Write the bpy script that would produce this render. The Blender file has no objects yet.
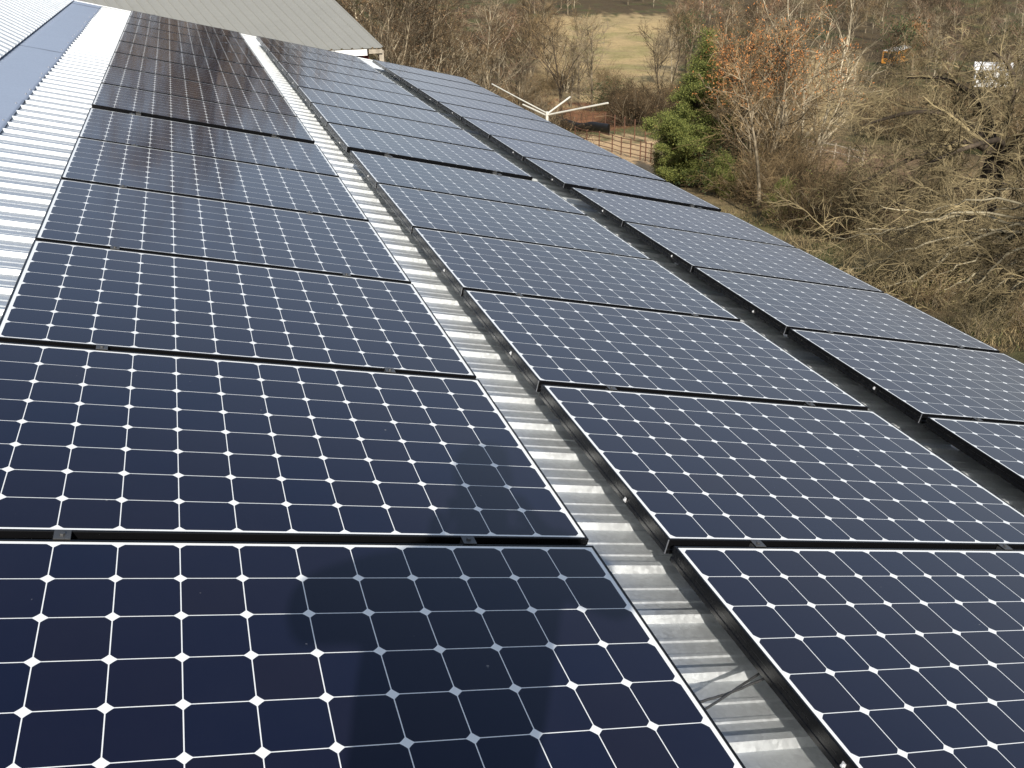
import bpy, bmesh, math, random
import numpy as np
from mathutils import Vector, Matrix

R = math.radians
scene = bpy.context.scene
col = scene.collection

# ------------------------------------------------------------------ camera, sky, sun, exposure
TH = R(14.0)                      # roof pitch, 3 in 12
ZOFF = 5.891                      # height of the roof plane's origin above the yard
CT, ST = math.cos(TH), math.sin(TH)
CAM = Vector((0.68851, -0.87271, 1.10881 + ZOFF))
F_PX = 954.977
RW = Matrix(((0.9506990684, -0.3096608091, -0.0167769059),
             (-0.1496513685, -0.4107214685, -0.8993955432),
             (0.2716169162, 0.8575651920, -0.4368136814)))   # rows: camera right, down, forward
cam_data = bpy.data.cameras.new("camera")
cam = bpy.data.objects.new("camera", cam_data)
col.objects.link(cam)
cam_data.sensor_width = 36.0
cam_data.lens = F_PX / 1024 * 36.0
cam_data.clip_start = 0.05
cam_data.clip_end = 6000
rot = Matrix((RW[0], -RW[1], -RW[2])).transposed()
cam.matrix_world = Matrix.Translation(CAM) @ rot.to_4x4()
scene.camera = cam

SUN_EL, SUN_AZ = R(32.9), R(-166.8)          # azimuth clockwise from +Y
world = bpy.data.worlds.new("World")
scene.world = world
world.use_nodes = True
wn = world.node_tree
bg = wn.nodes["Background"]
sky = wn.nodes.new("ShaderNodeTexSky")
sky.sky_type = 'NISHITA'
sky.sun_disc = False
sky.sun_elevation = SUN_EL
sky.sun_rotation = SUN_AZ
sky.altitude = 250
sky.air_density = 1.0
sky.dust_density = 0.4
sky.ozone_density = 1.0
# thin winter haze over the blue: strongest towards the horizon, broken overhead
wtc = wn.nodes.new("ShaderNodeTexCoord")
wsp = wn.nodes.new("ShaderNodeSeparateXYZ"); wn.links.new(wtc.outputs["Generated"], wsp.inputs[0])
wrp = wn.nodes.new("ShaderNodeValToRGB")
els = wrp.color_ramp.elements
els[0].position = 0.0; els[0].color = (.93, .93, .93, 1)
els[1].position = 1.0; els[1].color = (.04, .04, .04, 1)
for p_, v_ in ((.06, .92), (.22, .72), (.45, .20), (.62, .06)):
    e_ = els.new(p_); e_.color = (v_, v_, v_, 1)
wn.links.new(wsp.outputs[2], wrp.inputs[0])
wmp = wn.nodes.new("ShaderNodeMapping"); wmp.inputs["Scale"].default_value = (1.5, 1.5, 6)
wn.links.new(wtc.outputs["Generated"], wmp.inputs[0])
wnz_ = wn.nodes.new("ShaderNodeTexNoise"); wnz_.inputs["Scale"].default_value = 2.2; wnz_.inputs["Detail"].default_value = 5
wn.links.new(wmp.outputs[0], wnz_.inputs["Vector"])
wma = wn.nodes.new("ShaderNodeMath"); wma.operation = 'MULTIPLY_ADD'; wma.inputs[1].default_value = .5; wma.inputs[2].default_value = .72
wn.links.new(wnz_.outputs["Fac"], wma.inputs[0])
wmu = wn.nodes.new("ShaderNodeMath"); wmu.operation = 'MULTIPLY'; wmu.use_clamp = True
wn.links.new(wrp.outputs[0], wmu.inputs[0]); wn.links.new(wma.outputs[0], wmu.inputs[1])
wmx = wn.nodes.new("ShaderNodeMix"); wmx.data_type = 'RGBA'
wn.links.new(wmu.outputs[0], wmx.inputs[0]); wn.links.new(sky.outputs[0], wmx.inputs[6])
# the haze is whiter and brighter round the sun
wdt = wn.nodes.new("ShaderNodeVectorMath"); wdt.operation = 'DOT_PRODUCT'
wn.links.new(wtc.outputs["Generated"], wdt.inputs[0])
wdt.inputs[1].default_value = (math.sin(SUN_AZ) * math.cos(SUN_EL), math.cos(SUN_AZ) * math.cos(SUN_EL), math.sin(SUN_EL))
wmr = wn.nodes.new("ShaderNodeMapRange"); wmr.interpolation_type = 'SMOOTHSTEP'
wmr.inputs["From Min"].default_value = 0.1; wmr.inputs["From Max"].default_value = 1.0
wn.links.new(wdt.outputs["Value"], wmr.inputs["Value"])
whc = wn.nodes.new("ShaderNodeMix"); whc.data_type = 'RGBA'
whc.inputs[6].default_value = (3.9, 4.4, 5.4, 1); whc.inputs[7].default_value = (5.6, 6.0, 6.6, 1)
wn.links.new(wmr.outputs[0], whc.inputs[0]); wn.links.new(whc.outputs[2], wmx.inputs[7])
wmm = wn.nodes.new("ShaderNodeMath"); wmm.operation = 'MAXIMUM'
wn.links.new(wmu.outputs[0], wmm.inputs[0]); wn.links.new(wmr.outputs[0], wmm.inputs[1])
wn.links.new(wmm.outputs[0], wmx.inputs[0])
wn.links.new(wmx.outputs[2], bg.inputs[0])
bg.inputs[1].default_value = 0.10

sd = bpy.data.lights.new("sun", 'SUN')
sd.energy = 5.0
sd.angle = R(0.53)
sd.color = (1.0, 0.945, 0.85)
sun = bpy.data.objects.new("sun", sd)
col.objects.link(sun)
sdir = Vector((math.sin(SUN_AZ) * math.cos(SUN_EL), math.cos(SUN_AZ) * math.cos(SUN_EL), math.sin(SUN_EL)))
sun.rotation_euler = (-sdir).to_track_quat('-Z', 'Y').to_euler()
sun.location = (0, -10, 30)

vs = scene.view_settings
vs.view_transform = 'Standard'
vs.look = 'None'
vs.gamma = 1.0
vs.use_curve_mapping = False
vs.exposure = 0.40
scene.cycles.max_bounces = 8
scene.cycles.diffuse_bounces = 4
scene.cycles.glossy_bounces = 4

# ------------------------------------------------------------------ helpers
def tag(o, label=None, cat=None, group=None, kind=None):
    if label: o["label"] = label
    if cat: o["category"] = cat
    if group: o["group"] = group
    if kind: o["kind"] = kind
    return o

def empty(name, loc=(0, 0, 0), rot=(0, 0, 0)):
    o = bpy.data.objects.new(name, None)
    o.empty_display_size = 0.1
    o.location = loc
    o.rotation_euler = rot
    col.objects.link(o)
    return o

def link_mesh(name, me, mat=None, parent=None):
    if mat and not me.materials:
        me.materials.append(mat)
    o = bpy.data.objects.new(name, me)
    col.objects.link(o)
    if parent: o.parent = parent
    return o

class MB:
    """collects verts and faces, then links them as one mesh object"""
    def __init__(self): self.v, self.f = [], []
    def add(self, vs, fs):
        n = len(self.v)
        self.v += [tuple(p) for p in vs]
        self.f += [tuple(i + n for i in q) for q in fs]
        return self
    def box(self, a, b, m=None):
        (x0, y0, z0), (x1, y1, z1) = a, b
        vs = [(x0, y0, z0), (x1, y0, z0), (x1, y1, z0), (x0, y1, z0), (x0, y0, z1), (x1, y0, z1), (x1, y1, z1), (x0, y1, z1)]
        if m: vs = [m @ Vector(p) for p in vs]
        return self.add(vs, [(3, 2, 1, 0), (4, 5, 6, 7), (0, 1, 5, 4), (1, 2, 6, 5), (2, 3, 7, 6), (3, 0, 4, 7)])
    def tube(self, pts, rad, n=8, caps=True):
        pts = [Vector(p) for p in pts]
        rr = rad if isinstance(rad, (list, tuple)) else [rad] * len(pts)
        vs, fs = [], []
        for i, p in enumerate(pts):
            t = (pts[min(i + 1, len(pts) - 1)] - pts[max(i - 1, 0)]).normalized()
            a = t.orthogonal().normalized() if i == 0 else (a - t * a.dot(t)).normalized()
            b = t.cross(a)
            for k in range(n):
                w = 2 * math.pi * k / n
                vs.append(p + (a * math.cos(w) + b * math.sin(w)) * rr[i])
        for i in range(len(pts) - 1):
            for k in range(n):
                k2 = (k + 1) % n
                fs.append((i * n + k, i * n + k2, i * n + n + k2, i * n + n + k))
        if caps:
            fs.append(tuple(range(n))[::-1])
            fs.append(tuple((len(pts) - 1) * n + k for k in range(n)))
        return self.add(vs, fs)
    def mesh(self, name):
        me = bpy.data.meshes.new(name)
        me.from_pydata(self.v, [], self.f)
        me.update()
        return me
    def build(self, name, mat=None, parent=None, smooth=False):
        me = self.mesh(name)
        if smooth: me.polygons.foreach_set("use_smooth", [True] * len(me.polygons))
        return link_mesh(name, me, mat, parent)

def np_mesh(name, V, Q=None, T=None, smooth=False):
    """mesh from numpy verts, quads and triangles"""
    me = bpy.data.meshes.new(name)
    V = np.asarray(V, np.float32)
    parts, sizes = [], []
    if Q is not None and len(Q): parts.append(np.asarray(Q, np.int32).ravel()); sizes.append(np.full(len(Q), 4, np.int32))
    if T is not None and len(T): parts.append(np.asarray(T, np.int32).ravel()); sizes.append(np.full(len(T), 3, np.int32))
    loops = np.concatenate(parts); sizes = np.concatenate(sizes)
    me.vertices.add(len(V)); me.vertices.foreach_set("co", V.ravel())
    me.loops.add(len(loops)); me.loops.foreach_set("vertex_index", loops)
    me.polygons.add(len(sizes))
    me.polygons.foreach_set("loop_start", np.concatenate([[0], np.cumsum(sizes)[:-1]]).astype(np.int32))
    me.polygons.foreach_set("use_smooth", np.full(len(sizes), smooth))
    me.update(calc_edges=True)
    return me

def roofp(u, v, n=0.0):
    """point of the right-hand roof slope: u down the slope, v along the ridge, n off the panel plane"""
    return Vector((u * CT + n * ST, v, -u * ST + n * CT + ZOFF))
MROOF = Matrix.Translation((0, 0, ZOFF)) @ Matrix.Rotation(TH, 4, 'Y')

# ------------------------------------------------------------------ materials
def new_mat(name):
    m = bpy.data.materials.new(name)
    m.use_nodes = True
    return m, m.node_tree, m.node_tree.nodes["Principled BSDF"]

def math_node(nt, op, a, b=None, c=None):
    n = nt.nodes.new("ShaderNodeMath"); n.operation = op
    for i, x in enumerate((a, b, c)):
        if x is None: continue
        if isinstance(x, (int, float)): n.inputs[i].default_value = x
        else: nt.links.new(x, n.inputs[i])
    return n.outputs[0]

def mix_col(nt, fac, a, b, mode='MIX'):
    n = nt.nodes.new("ShaderNodeMix"); n.data_type = 'RGBA'; n.blend_type = mode
    for sock, x in ((n.inputs[0], fac), (n.inputs[6], a), (n.inputs[7], b)):
        if isinstance(x, (int, float)): sock.default_value = x
        elif isinstance(x, tuple): sock.default_value = (*x, 1.0) if len(x) == 3 else x
        else: nt.links.new(x, sock)
    return n.outputs[2]

def noise(nt, vec, scale, detail=4, rough=0.6):
    n = nt.nodes.new("ShaderNodeTexNoise")
    n.inputs["Scale"].default_value = scale
    n.inputs["Detail"].default_value = detail
    n.inputs["Roughness"].default_value = rough
    if vec is not None: nt.links.new(vec, n.inputs["Vector"])
    return n.outputs["Fac"]

def ramp(nt, fac, stops):
    n = nt.nodes.new("ShaderNodeValToRGB")
    e = n.color_ramp.elements
    while len(e) < len(stops): e.new(0.5)
    for el, (p, c) in zip(e, stops):
        el.position = p; el.color = (*c, 1.0)
    nt.links.new(fac, n.inputs[0])
    return n.outputs[0]

def coord(nt, which="Object"):
    return nt.nodes.new("ShaderNodeTexCoord").outputs[which]

def simple(name, c, rough=0.6, metal=0.0, var=0.25, scale=8.0, spec=0.5):
    m, nt, b = new_mat(name)
    f = noise(nt, coord(nt), scale)
    dark = tuple(x * (1 - var) for x in c); light = tuple(min(1, x * (1 + var)) for x in c)
    nt.links.new(ramp(nt, f, [(0.3, dark), (0.7, light)]), b.inputs["Base Color"])
    b.inputs["Roughness"].default_value = rough
    b.inputs["Metallic"].default_value = metal
    b.inputs["Specular IOR Level"].default_value = spec
    return m

def bark(name, dark, light, scale=3.0):
    """bark whose tone differs from plant to plant and along the wood, with thicket shade painted in"""
    m, nt, b = new_mat(name)
    f = noise(nt, coord(nt), scale, 3)
    base = ramp(nt, f, [(0.3, dark), (0.7, light)])
    oi = nt.nodes.new("ShaderNodeObjectInfo")
    v = math_node(nt, 'MULTIPLY_ADD', oi.outputs["Random"], 0.5, 0.75)
    shade_clump = noise(nt, coord(nt), 0.55, 2, 0.5)            # light and dark patches: stem variety, with shade contrast put into the colour
    cr_ = ramp(nt, shade_clump, [(0.36, (.32, .32, .32)), (0.5, (.9, .9, .9)), (0.64, (1.5, 1.5, 1.5))])
    v = math_node(nt, 'MULTIPLY', v, cr_)
    hs = nt.nodes.new("ShaderNodeHueSaturation")
    nt.links.new(v, hs.inputs["Value"]); nt.links.new(base, hs.inputs["Color"])
    nt.links.new(hs.outputs[0], b.inputs["Base Color"])
    b.inputs["Roughness"].default_value = 0.9
    b.inputs["Specular IOR Level"].default_value = 0.15
    return m

def leafmat(name, stops):
    """leaf colour differs from leaf to leaf"""
    m, nt, b = new_mat(name)
    g = nt.nodes.new("ShaderNodeNewGeometry")
    nt.links.new(ramp(nt, g.outputs["Random Per Island"], stops), b.inputs["Base Color"])
    b.inputs["Roughness"].default_value = 0.75
    b.inputs["Specular IOR Level"].default_value = 0.2
    return m

# --- galvalume roof sheet
def metal_roof(name, c, rough, metal, spangle=0.12):
    m, nt, b = new_mat(name)
    co = coord(nt)
    n1 = noise(nt, co, 1.3, 5, 0.65)
    vo = nt.nodes.new("ShaderNodeTexVoronoi"); vo.inputs["Scale"].default_value = 90
    nt.links.new(co, vo.inputs["Vector"])
    sp = nt.nodes.new("ShaderNodeSeparateColor"); nt.links.new(vo.outputs["Color"], sp.inputs[0])
    k = math_node(nt, 'MULTIPLY_ADD', sp.outputs[0], spangle, 1 - spangle / 2)
    k2 = math_node(nt, 'MULTIPLY_ADD', n1, 0.16, 0.92)
    kk = math_node(nt, 'MULTIPLY', k, k2)
    colr = mix_col(nt, 1.0, c, kk, 'MULTIPLY')
    # faint water stains running down the slope
    mp = nt.nodes.new("ShaderNodeMapping"); mp.inputs["Scale"].default_value = (0.6, 14, 0.6)
    nt.links.new(co, mp.inputs[0])
    st = noise(nt, mp.outputs[0], 2.0, 4, 0.7)
    stf = ramp(nt, st, [(0.52, (0, 0, 0)), (0.8, (0.35, 0.35, 0.35))])
    colr = mix_col(nt, stf, colr, tuple(x * 0.72 for x in c))
    nt.links.new(colr, b.inputs["Base Color"])
    b.inputs["Metallic"].default_value = metal
    nt.links.new(math_node(nt, 'MULTIPLY_ADD', sp.outputs[1], 0.12, rough - 0.06), b.inputs["Roughness"])
    bp = nt.nodes.new("ShaderNodeBump"); bp.inputs["Strength"].default_value = 0.12; bp.inputs["Distance"].default_value = 0.004
    nt.links.new(n1, bp.inputs["Height"]); nt.links.new(bp.outputs[0], b.inputs["Normal"])
    return m

M = {}
M['galv'] = metal_roof("galvalume", (0.69, 0.71, 0.72), 0.46, 0.8)
M['barnroof'] = metal_roof("weathered_metal", (0.255, 0.252, 0.23), 0.6, 0.25)
M['cap'] = metal_roof("flashing_metal", (0.38, 0.43, 0.52), 0.4, 0.35, 0.02)
M['white_trim'] = simple("white_trim", (0.8, 0.8, 0.78), 0.4, 0, 0.05)
M['siding'] = simple("grey_siding", (0.45, 0.44, 0.42), 0.6, 0, 0.1)
M['redwall'] = simple("red_boards", (0.16, 0.025, 0.02), 0.7, 0, 0.3)
M['alu'] = simple("aluminium", (0.6, 0.6, 0.62), 0.35, 0.9, 0.1)
M['screw'] = simple("zinc_screw", (0.75, 0.75, 0.75), 0.35, 0.5, 0.1)
M['clampmetal'] = simple("dark_steel", (0.10, 0.10, 0.10), 0.4, 0.6, 0.2)
M['rubber'] = simple("black_plastic", (0.012, 0.012, 0.013), 0.5, 0, 0.2)
M['wire'] = simple("braided_wire", (0.06, 0.06, 0.06), 0.5, 0.3, 0.5, 300)

m, nt, b = new_mat("black_anodised")
b.inputs["Base Color"].default_value = (0.004, 0.004, 0.0045, 1)
b.inputs["Metallic"].default_value = 0.0
b.inputs["Specular IOR Level"].default_value = 0.2
f = noise(nt, coord(nt), 30)
nt.links.new(math_node(nt, 'MULTIPLY_ADD', f, 0.15, 0.2), b.inputs["Roughness"])
M['frame'] = m

# --- monocrystalline laminate: 12 x 8 pseudo-square cells over a white backsheet, under glass
m, nt, b = new_mat("solar_laminate")
co = coord(nt)
sx = nt.nodes.new("ShaderNodeSeparateXYZ"); nt.links.new(co, sx.inputs[0])
PITCH = 0.127
def cell_axis(sock, margin):
    t = math_node(nt, 'DIVIDE', math_node(nt, 'SUBTRACT', sock, margin), PITCH)
    fl = math_node(nt, 'FLOOR', t)
    fr = math_node(nt, 'SUBTRACT', math_node(nt, 'SUBTRACT', t, fl), 0.5)
    return t, fl, math_node(nt, 'ABSOLUTE', math_node(nt, 'MULTIPLY', fr, PITCH))
tx, fx, ax = cell_axis(sx.outputs[0], 0.0175)
ty, fy, ay = cell_axis(sx.outputs[1], 0.0150)
inx = math_node(nt, 'LESS_THAN', ax, 0.0624)
iny = math_node(nt, 'LESS_THAN', ay, 0.0624)
rad = math_node(nt, 'SQRT', math_node(nt, 'ADD', math_node(nt, 'MULTIPLY', ax, ax), math_node(nt, 'MULTIPLY', ay, ay)))
inr = math_node(nt, 'LESS_THAN', rad, 0.0797)
mask = math_node(nt, 'MULTIPLY', math_node(nt, 'MULTIPLY', inx, iny), inr)
for t, hi in ((tx, 12.0), (ty, 8.0)):
    mask = math_node(nt, 'MULTIPLY', mask, math_node(nt, 'MULTIPLY', math_node(nt, 'GREATER_THAN', t, 0.0), math_node(nt, 'LESS_THAN', t, hi)))
oi = nt.nodes.new("ShaderNodeObjectInfo")
cb = nt.nodes.new("ShaderNodeCombineXYZ")
nt.links.new(fx, cb.inputs[0]); nt.links.new(fy, cb.inputs[1]); nt.links.new(math_node(nt, 'MULTIPLY', oi.outputs["Random"], 91.7), cb.inputs[2])
wnz = nt.nodes.new("ShaderNodeTexWhiteNoise"); wnz.noise_dimensions = '3D'
nt.links.new(cb.outputs[0], wnz.inputs["Vector"])
cellc = ramp(nt, wnz.outputs["Value"], [(0.0, (0.0022, 0.0045, 0.020)), (0.5, (0.0042, 0.0050, 0.018)), (1.0, (0.0058, 0.0054, 0.0155))])
fine = noise(nt, co, 900, 2)
cellc = mix_col(nt, math_node(nt, 'MULTIPLY', fine, 0.35), cellc, (0.008, 0.011, 0.030))
colr = mix_col(nt, mask, (0.80, 0.81, 0.80), cellc)
dust = noise(nt, co, 3.0, 6, 0.7)
colr = mix_col(nt, math_node(nt, 'MULTIPLY', dust, 0.012), colr, (0.45, 0.42, 0.38))
speck = noise(nt, co, 45, 2, 0.5)
colr = mix_col(nt, ramp(nt, speck, [(0.775, (0, 0, 0)), (0.80, (0.35, 0.35, 0.35))]), colr, (0.35, 0.34, 0.32))
nt.links.new(colr, b.inputs["Base Color"])
b.inputs["IOR"].default_value = 1.42
nt.links.new(math_node(nt, 'MULTIPLY_ADD', dust, 0.08, 0.05), b.inputs["Roughness"])
M['laminate'] = m

# ------------------------------------------------------------------ ground: one sheet out past the horizon
def smooth(a, b, x):
    t = np.clip((x - a) / (b - a), 0, 1); return t * t * (3 - 2 * t)
def vnoise(x, y, s, seed):
    """cheap smooth value noise"""
    x = np.asarray(x, float) / s; y = np.asarray(y, float) / s
    xi = np.floor(x); yi = np.floor(y); fx = x - xi; fy = y - yi
    def h(a, b_):
        q = np.sin(a * 127.1 + b_ * 311.7 + seed * 74.7) * 43758.5453
        return q - np.floor(q)
    fx = fx * fx * (3 - 2 * fx); fy = fy * fy * (3 - 2 * fy)
    return (h(xi, yi) * (1 - fx) + h(xi + 1, yi) * fx) * (1 - fy) + (h(xi, yi + 1) * (1 - fx) + h(xi + 1, yi + 1) * fx) * fy
PD = [0, 14, 18, 30, 45, 60, 100, 200, 400, 900, 6000]
PZ = [0, 0, -0.4, -2.5, -5.5, -8.0, -12.0, -19.0, -23.0, -22.0, -20.0]
def gz(x, y):
    x = np.asarray(x, float); y = np.asarray(y, float)
    dx, dy = x - CAM.x, y - CAM.y
    D = np.hypot(dx, dy); az = np.degrees(np.arctan2(dx, dy))
    w = smooth(6, 14, az) * (1 - smooth(95, 130, az))
    z = np.interp(D, PD, PZ) * (0.3 + 0.7 * w)
    amp = np.clip((D - 16) / 40, 0, 1)
    return z + amp * ((vnoise(x, y, 9, 1) - .5) * 0.7 + (vnoise(x, y, 2.3, 2) - .5) * 0.22)
def ground_at(px, py):
    """the spot of ground seen at a pixel"""
    q = Vector(((px - 512) / F_PX, (py - 384) / F_PX, 1.0))
    d = RW.transposed() @ q
    hz = math.hypot(d.x, d.y); ux, uy, k = d.x / hz, d.y / hz, d.z / hz
    Ds = np.linspace(8, 900, 8000)
    X, Y = CAM.x + ux * Ds, CAM.y + uy * Ds
    below = (CAM.z + k * Ds) < gz(X, Y)
    D = Ds[np.argmax(below)] if below.any() else 500.0
    return CAM.x + ux * D, CAM.y + uy * D, D
def at_dist(px, D, py=None):
    """the spot of ground at distance D on the bearing of a pixel column; or the point at that height"""
    q = Vector(((px - 512) / F_PX, ((py if py is not None else 150) - 384) / F_PX, 1.0))
    d = RW.transposed() @ q
    hz = math.hypot(d.x, d.y)
    x, y = CAM.x + d.x / hz * D, CAM.y + d.y / hz * D
    return Vector((x, y, float(gz(x, y)) if py is None else CAM.z + d.z / hz * D))

azs = np.concatenate([np.arange(-180, 4, 2.0), np.arange(4, 62, 0.22), np.arange(62, 180, 2.0)])
ds = np.concatenate([[0.5, 5, 10], np.geomspace(14, 500, 190), [700, 1000, 1800, 3500, 6000]])
A, Dg = np.meshgrid(np.radians(azs), ds, indexing='ij')
X = CAM.x + np.sin(A) * Dg; Y = CAM.y + np.cos(A) * Dg
Z = gz(X, Y)
na, nd = A.shape
idx = np.arange(na * nd).reshape(na, nd)
i2 = np.roll(idx, -1, axis=0)
Q = np.stack([idx[:, :-1], i2[:, :-1], i2[:, 1:], idx[:, 1:]], -1).reshape(-1, 4)[:, ::-1]
gm = np_mesh("ground", np.stack([X, Y, Z], -1).reshape(-1, 3), Q, smooth=True)
# soil and turf zones: what grows or lies where
azd = np.degrees(A)
n1, n2, n3 = vnoise(X, Y, 14, 5), vnoise(X, Y, 3.1, 6), vnoise(X, Y, 0.9, 7)
mixn = (n1 * .45 + n2 * .35 + n3 * .2)[..., None]
litter = np.array([.120, .084, .048]); olive = np.array([.100, .098, .042]); tan = np.array([.30, .225, .120])
grassy = np.array([.155, .165, .055]); sand = np.array([.66, .46, .26]); redsoil = np.array([.28, .135, .07]); pasture = np.array([.50, .365, .185])
C = litter * (1 - mixn) + tan * 0.62 * mixn
farw = np.clip((Dg - 110) / 120, 0, 1)[..., None]
C = C * (1 - farw * .55) + np.array([.065, .048, .028]) * farw * .55
k = smooth(.52, .66, n1 * .5 + n2 * .5)[..., None]; C = C * (1 - k) + olive * k
def zone(colr, wgt):
    global C
    wgt = np.clip(wgt, 0, 1)[..., None]
    C = C * (1 - wgt) + np.asarray(colr) * wgt
jit = (n2 - .5) * 1.2
def box_zone(a0, a1, d0, d1, fa=.5, fd=.12):
    a_ = azd + jit * fa; d_ = Dg * (1 + (n3 - .5) * .12 + (n2 - .5) * .08)
    return smooth(a0 - fa, a0 + fa, a_) * (1 - smooth(a1 - fa, a1 + fa, a_)) * smooth(d0 * (1 - fd), d0 * (1 + fd), d_) * (1 - smooth(d1 * (1 - fd), d1 * (1 + fd), d_))
pz = box_zone(19.5, 27.2, 105, 330, .5, .05)
zone(pasture, pz)
zone(tan * 1.4, pz * smooth(.38, .6, n1) * .8)
zone(np.array([.33, .285, .12]), box_zone(21, 26, 160, 300, .5, .1) * smooth(.35, .65, n2 * .6 + n1 * .4) * .8)
zone(redsoil, box_zone(17.5, 26.5, 96, 122, .5, .03))
zone(olive * 1.5, box_zone(19, 27.5, 86, 97, .5, .03) * .9)
zone(sand, box_zone(19.5, 27.6, 50, 87, .4, .03))
zone(tan * 1.1, box_zone(26.5, 34.5, 34, 54, .4, .06) * .75)
zone(grassy, box_zone(27, 36, 36, 46, .5, .08) * .5)
zone(pasture * .9, box_zone(34.0, 37.2, 100, 220, .5, .05))
zone(np.array([.30, .19, .115]), box_zone(35.5, 40.5, 44, 85, .7, .08) * .8)
zone(olive * 1.2, box_zone(42, 54, 15, 28, 1, .1) * smooth(.3, .6, n3) * .8)
zone(grassy * .85, box_zone(36, 40.5, 28, 40, .7, .1) * smooth(.4, .6, n2) * .9)
zone(tan * 1.1, box_zone(38, 52, 28, 80, 1, .1) * smooth(.35, .6, n2 * .6 + n1 * .4) * .85)
ca = gm.color_attributes.new("zone", 'FLOAT_COLOR', 'POINT')
ca.data.foreach_set("color", np.concatenate([C.reshape(-1, 3), np.ones((na * nd, 1))], 1).astype(np.float32).ravel())
m, nt, b = new_mat("earth_and_turf")
at = nt.nodes.new("ShaderNodeAttribute"); at.attribute_name = "zone"
geo = nt.nodes.new("ShaderNodeNewGeometry")
nA = noise(nt, geo.outputs["Position"], 1.6, 8, 0.75)
nB = noise(nt, geo.outputs["Position"], 0.25, 4, 0.6)
kk = math_node(nt, 'ADD', math_node(nt, 'MULTIPLY_ADD', nA, 1.5, 0.15), math_node(nt, 'MULTIPLY_ADD', nB, 0.6, -0.3))
nt.links.new(mix_col(nt, 1.0, at.outputs["Color"], kk, 'MULTIPLY'), b.inputs["Base Color"])
b.inputs["Roughness"].default_value = 0.95
b.inputs["Specular IOR Level"].default_value = 0.1
bp = nt.nodes.new("ShaderNodeBump"); bp.inputs["Strength"].default_value = 0.9; bp.inputs["Distance"].default_value = 0.35
nt.links.new(nA, bp.inputs["Height"]); nt.links.new(bp.outputs[0], b.inputs["Normal"])
M['ground'] = m
tag(link_mesh("ground", gm, m), "brown leaf-littered hillside falling away below the roof", None, None, "structure")

# ------------------------------------------------------------------ the building that carries the panels
W, H = 1.559, 1.046
RN = -0.155                         # roof sheet below the panel plane
RIDGE_U, EAVE_U, LEFT_LEN = -0.875, 5.33, 4.2      # RIDGE_U: where the lower roof meets the steeper upper one
UP = R(32.0)
V0, V1 = -5.0, 16.7
RIB = 0.2286
house = empty("solar_building", roofp(RIDGE_U, 0, RN) * 1.0)
house.location.z = 0
tag(house, "long building with a ribbed galvalume roof carrying the solar panels", "building")
HI = Matrix.Translation(-house.location)

def hb(mb, name, mat, smooth=False):
    mb.v = [tuple(HI @ Vector(p)) for p in mb.v]
    return mb.build(name, mat, house, smooth)

# rib profile along the ridge direction
prof = []
a = 0.2256 - 24 * RIB
while a < V1 + RIB:
    prof += [(a, 0), (a + .013, .019), (a + .033, .019), (a + .046, 0)]
    for m0 in (0.088, 0.150):
        prof += [(a + m0, 0), (a + m0 + .004, .0035), (a + m0 + .014, .0035), (a + m0 + .018, 0)]
    a += RIB
prof = [(v, n) for v, n in prof if V0 <= v <= V1]
def left_roof(t, v, n):
    """upper slope: t up the slope from the break, rising to the left"""
    p = roofp(RIDGE_U, v, RN)
    return Vector((p.x - t * math.cos(UP) + n * math.sin(UP), v, p.z + t * math.sin(UP) + n * math.cos(UP)))
def far_roof(t, v, n):
    p = left_roof(LEFT_LEN, v, 0)
    return Vector((p.x - t * math.cos(UP) - n * math.sin(UP), v, p.z - t * math.sin(UP) + n * math.cos(UP)))
for side in (0, 1, 2):
    mb = MB()
    for v, n in prof:
        if side == 0: mb.v += [tuple(roofp(RIDGE_U + 0.012, v, RN + n)), tuple(roofp(EAVE_U, v, RN + n))]
        elif side == 1: mb.v += [tuple(left_roof(LEFT_LEN, v, n)), tuple(left_roof(0.012, v, n + .03))]
        else: mb.v += [tuple(far_roof(6.0, v, n)), tuple(far_roof(0.01, v, n))]
    mb.f = [(2 * i, 2 * i + 1, 2 * i + 3, 2 * i + 2) for i in range(len(prof) - 1)]
    hb(mb, "roof_sheet", M['galv'])

# flashing over the break in lapped lengths, each slightly oil-canned
rng = random.Random(4)
CAPW = 0.405
vv = V0 - 0.05
k = 0
while vv < V1:
    ve = min(vv + 3.05, V1 + 0.03)
    ns, mb, rows = 40, MB(), []
    lift = 0.021 + 0.0025 * (k % 2)
    ph = [rng.uniform(0, 6) for _ in range(4)]
    qs = (-.16, -.06, 0.0, 0.05, 0.2, 0.35, 0.5, 0.65, 0.8, 0.95, 0.985, 1.0)
    for i in range(ns + 1):
        v = vv + (ve - vv) * i / ns
        for q in qs:
            mid = math.sin(math.pi * min(max(q, 0), 1))
            wob = 0.0013 * math.sin(v * 4.1 + ph[0] + q * 2) + 0.0006 * math.sin(v * 9.7 + ph[1] - q * 3)
            e = 0.004 * math.sin(v * 2.3 + ph[2])
            if q > 0: p = roofp(RIDGE_U + q * CAPW + (e if q > .9 else 0), v, RN + lift + wob * mid + (-0.009 if q == 1.0 else 0))
            else: p = left_roof(-q * CAPW + .02, v, .006)
            mb.v.append(tuple(p))
    w_ = len(qs)
    for i in range(ns):
        for j in range(w_ - 1):
            mb.f.append((i * w_ + j, i * w_ + j + 1, (i + 1) * w_ + j + 1, (i + 1) * w_ + j))
    hb(mb, "flashing", M['cap'], True)
    vv = ve - 0.02 if ve < V1 else ve + 1
    k += 1
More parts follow.
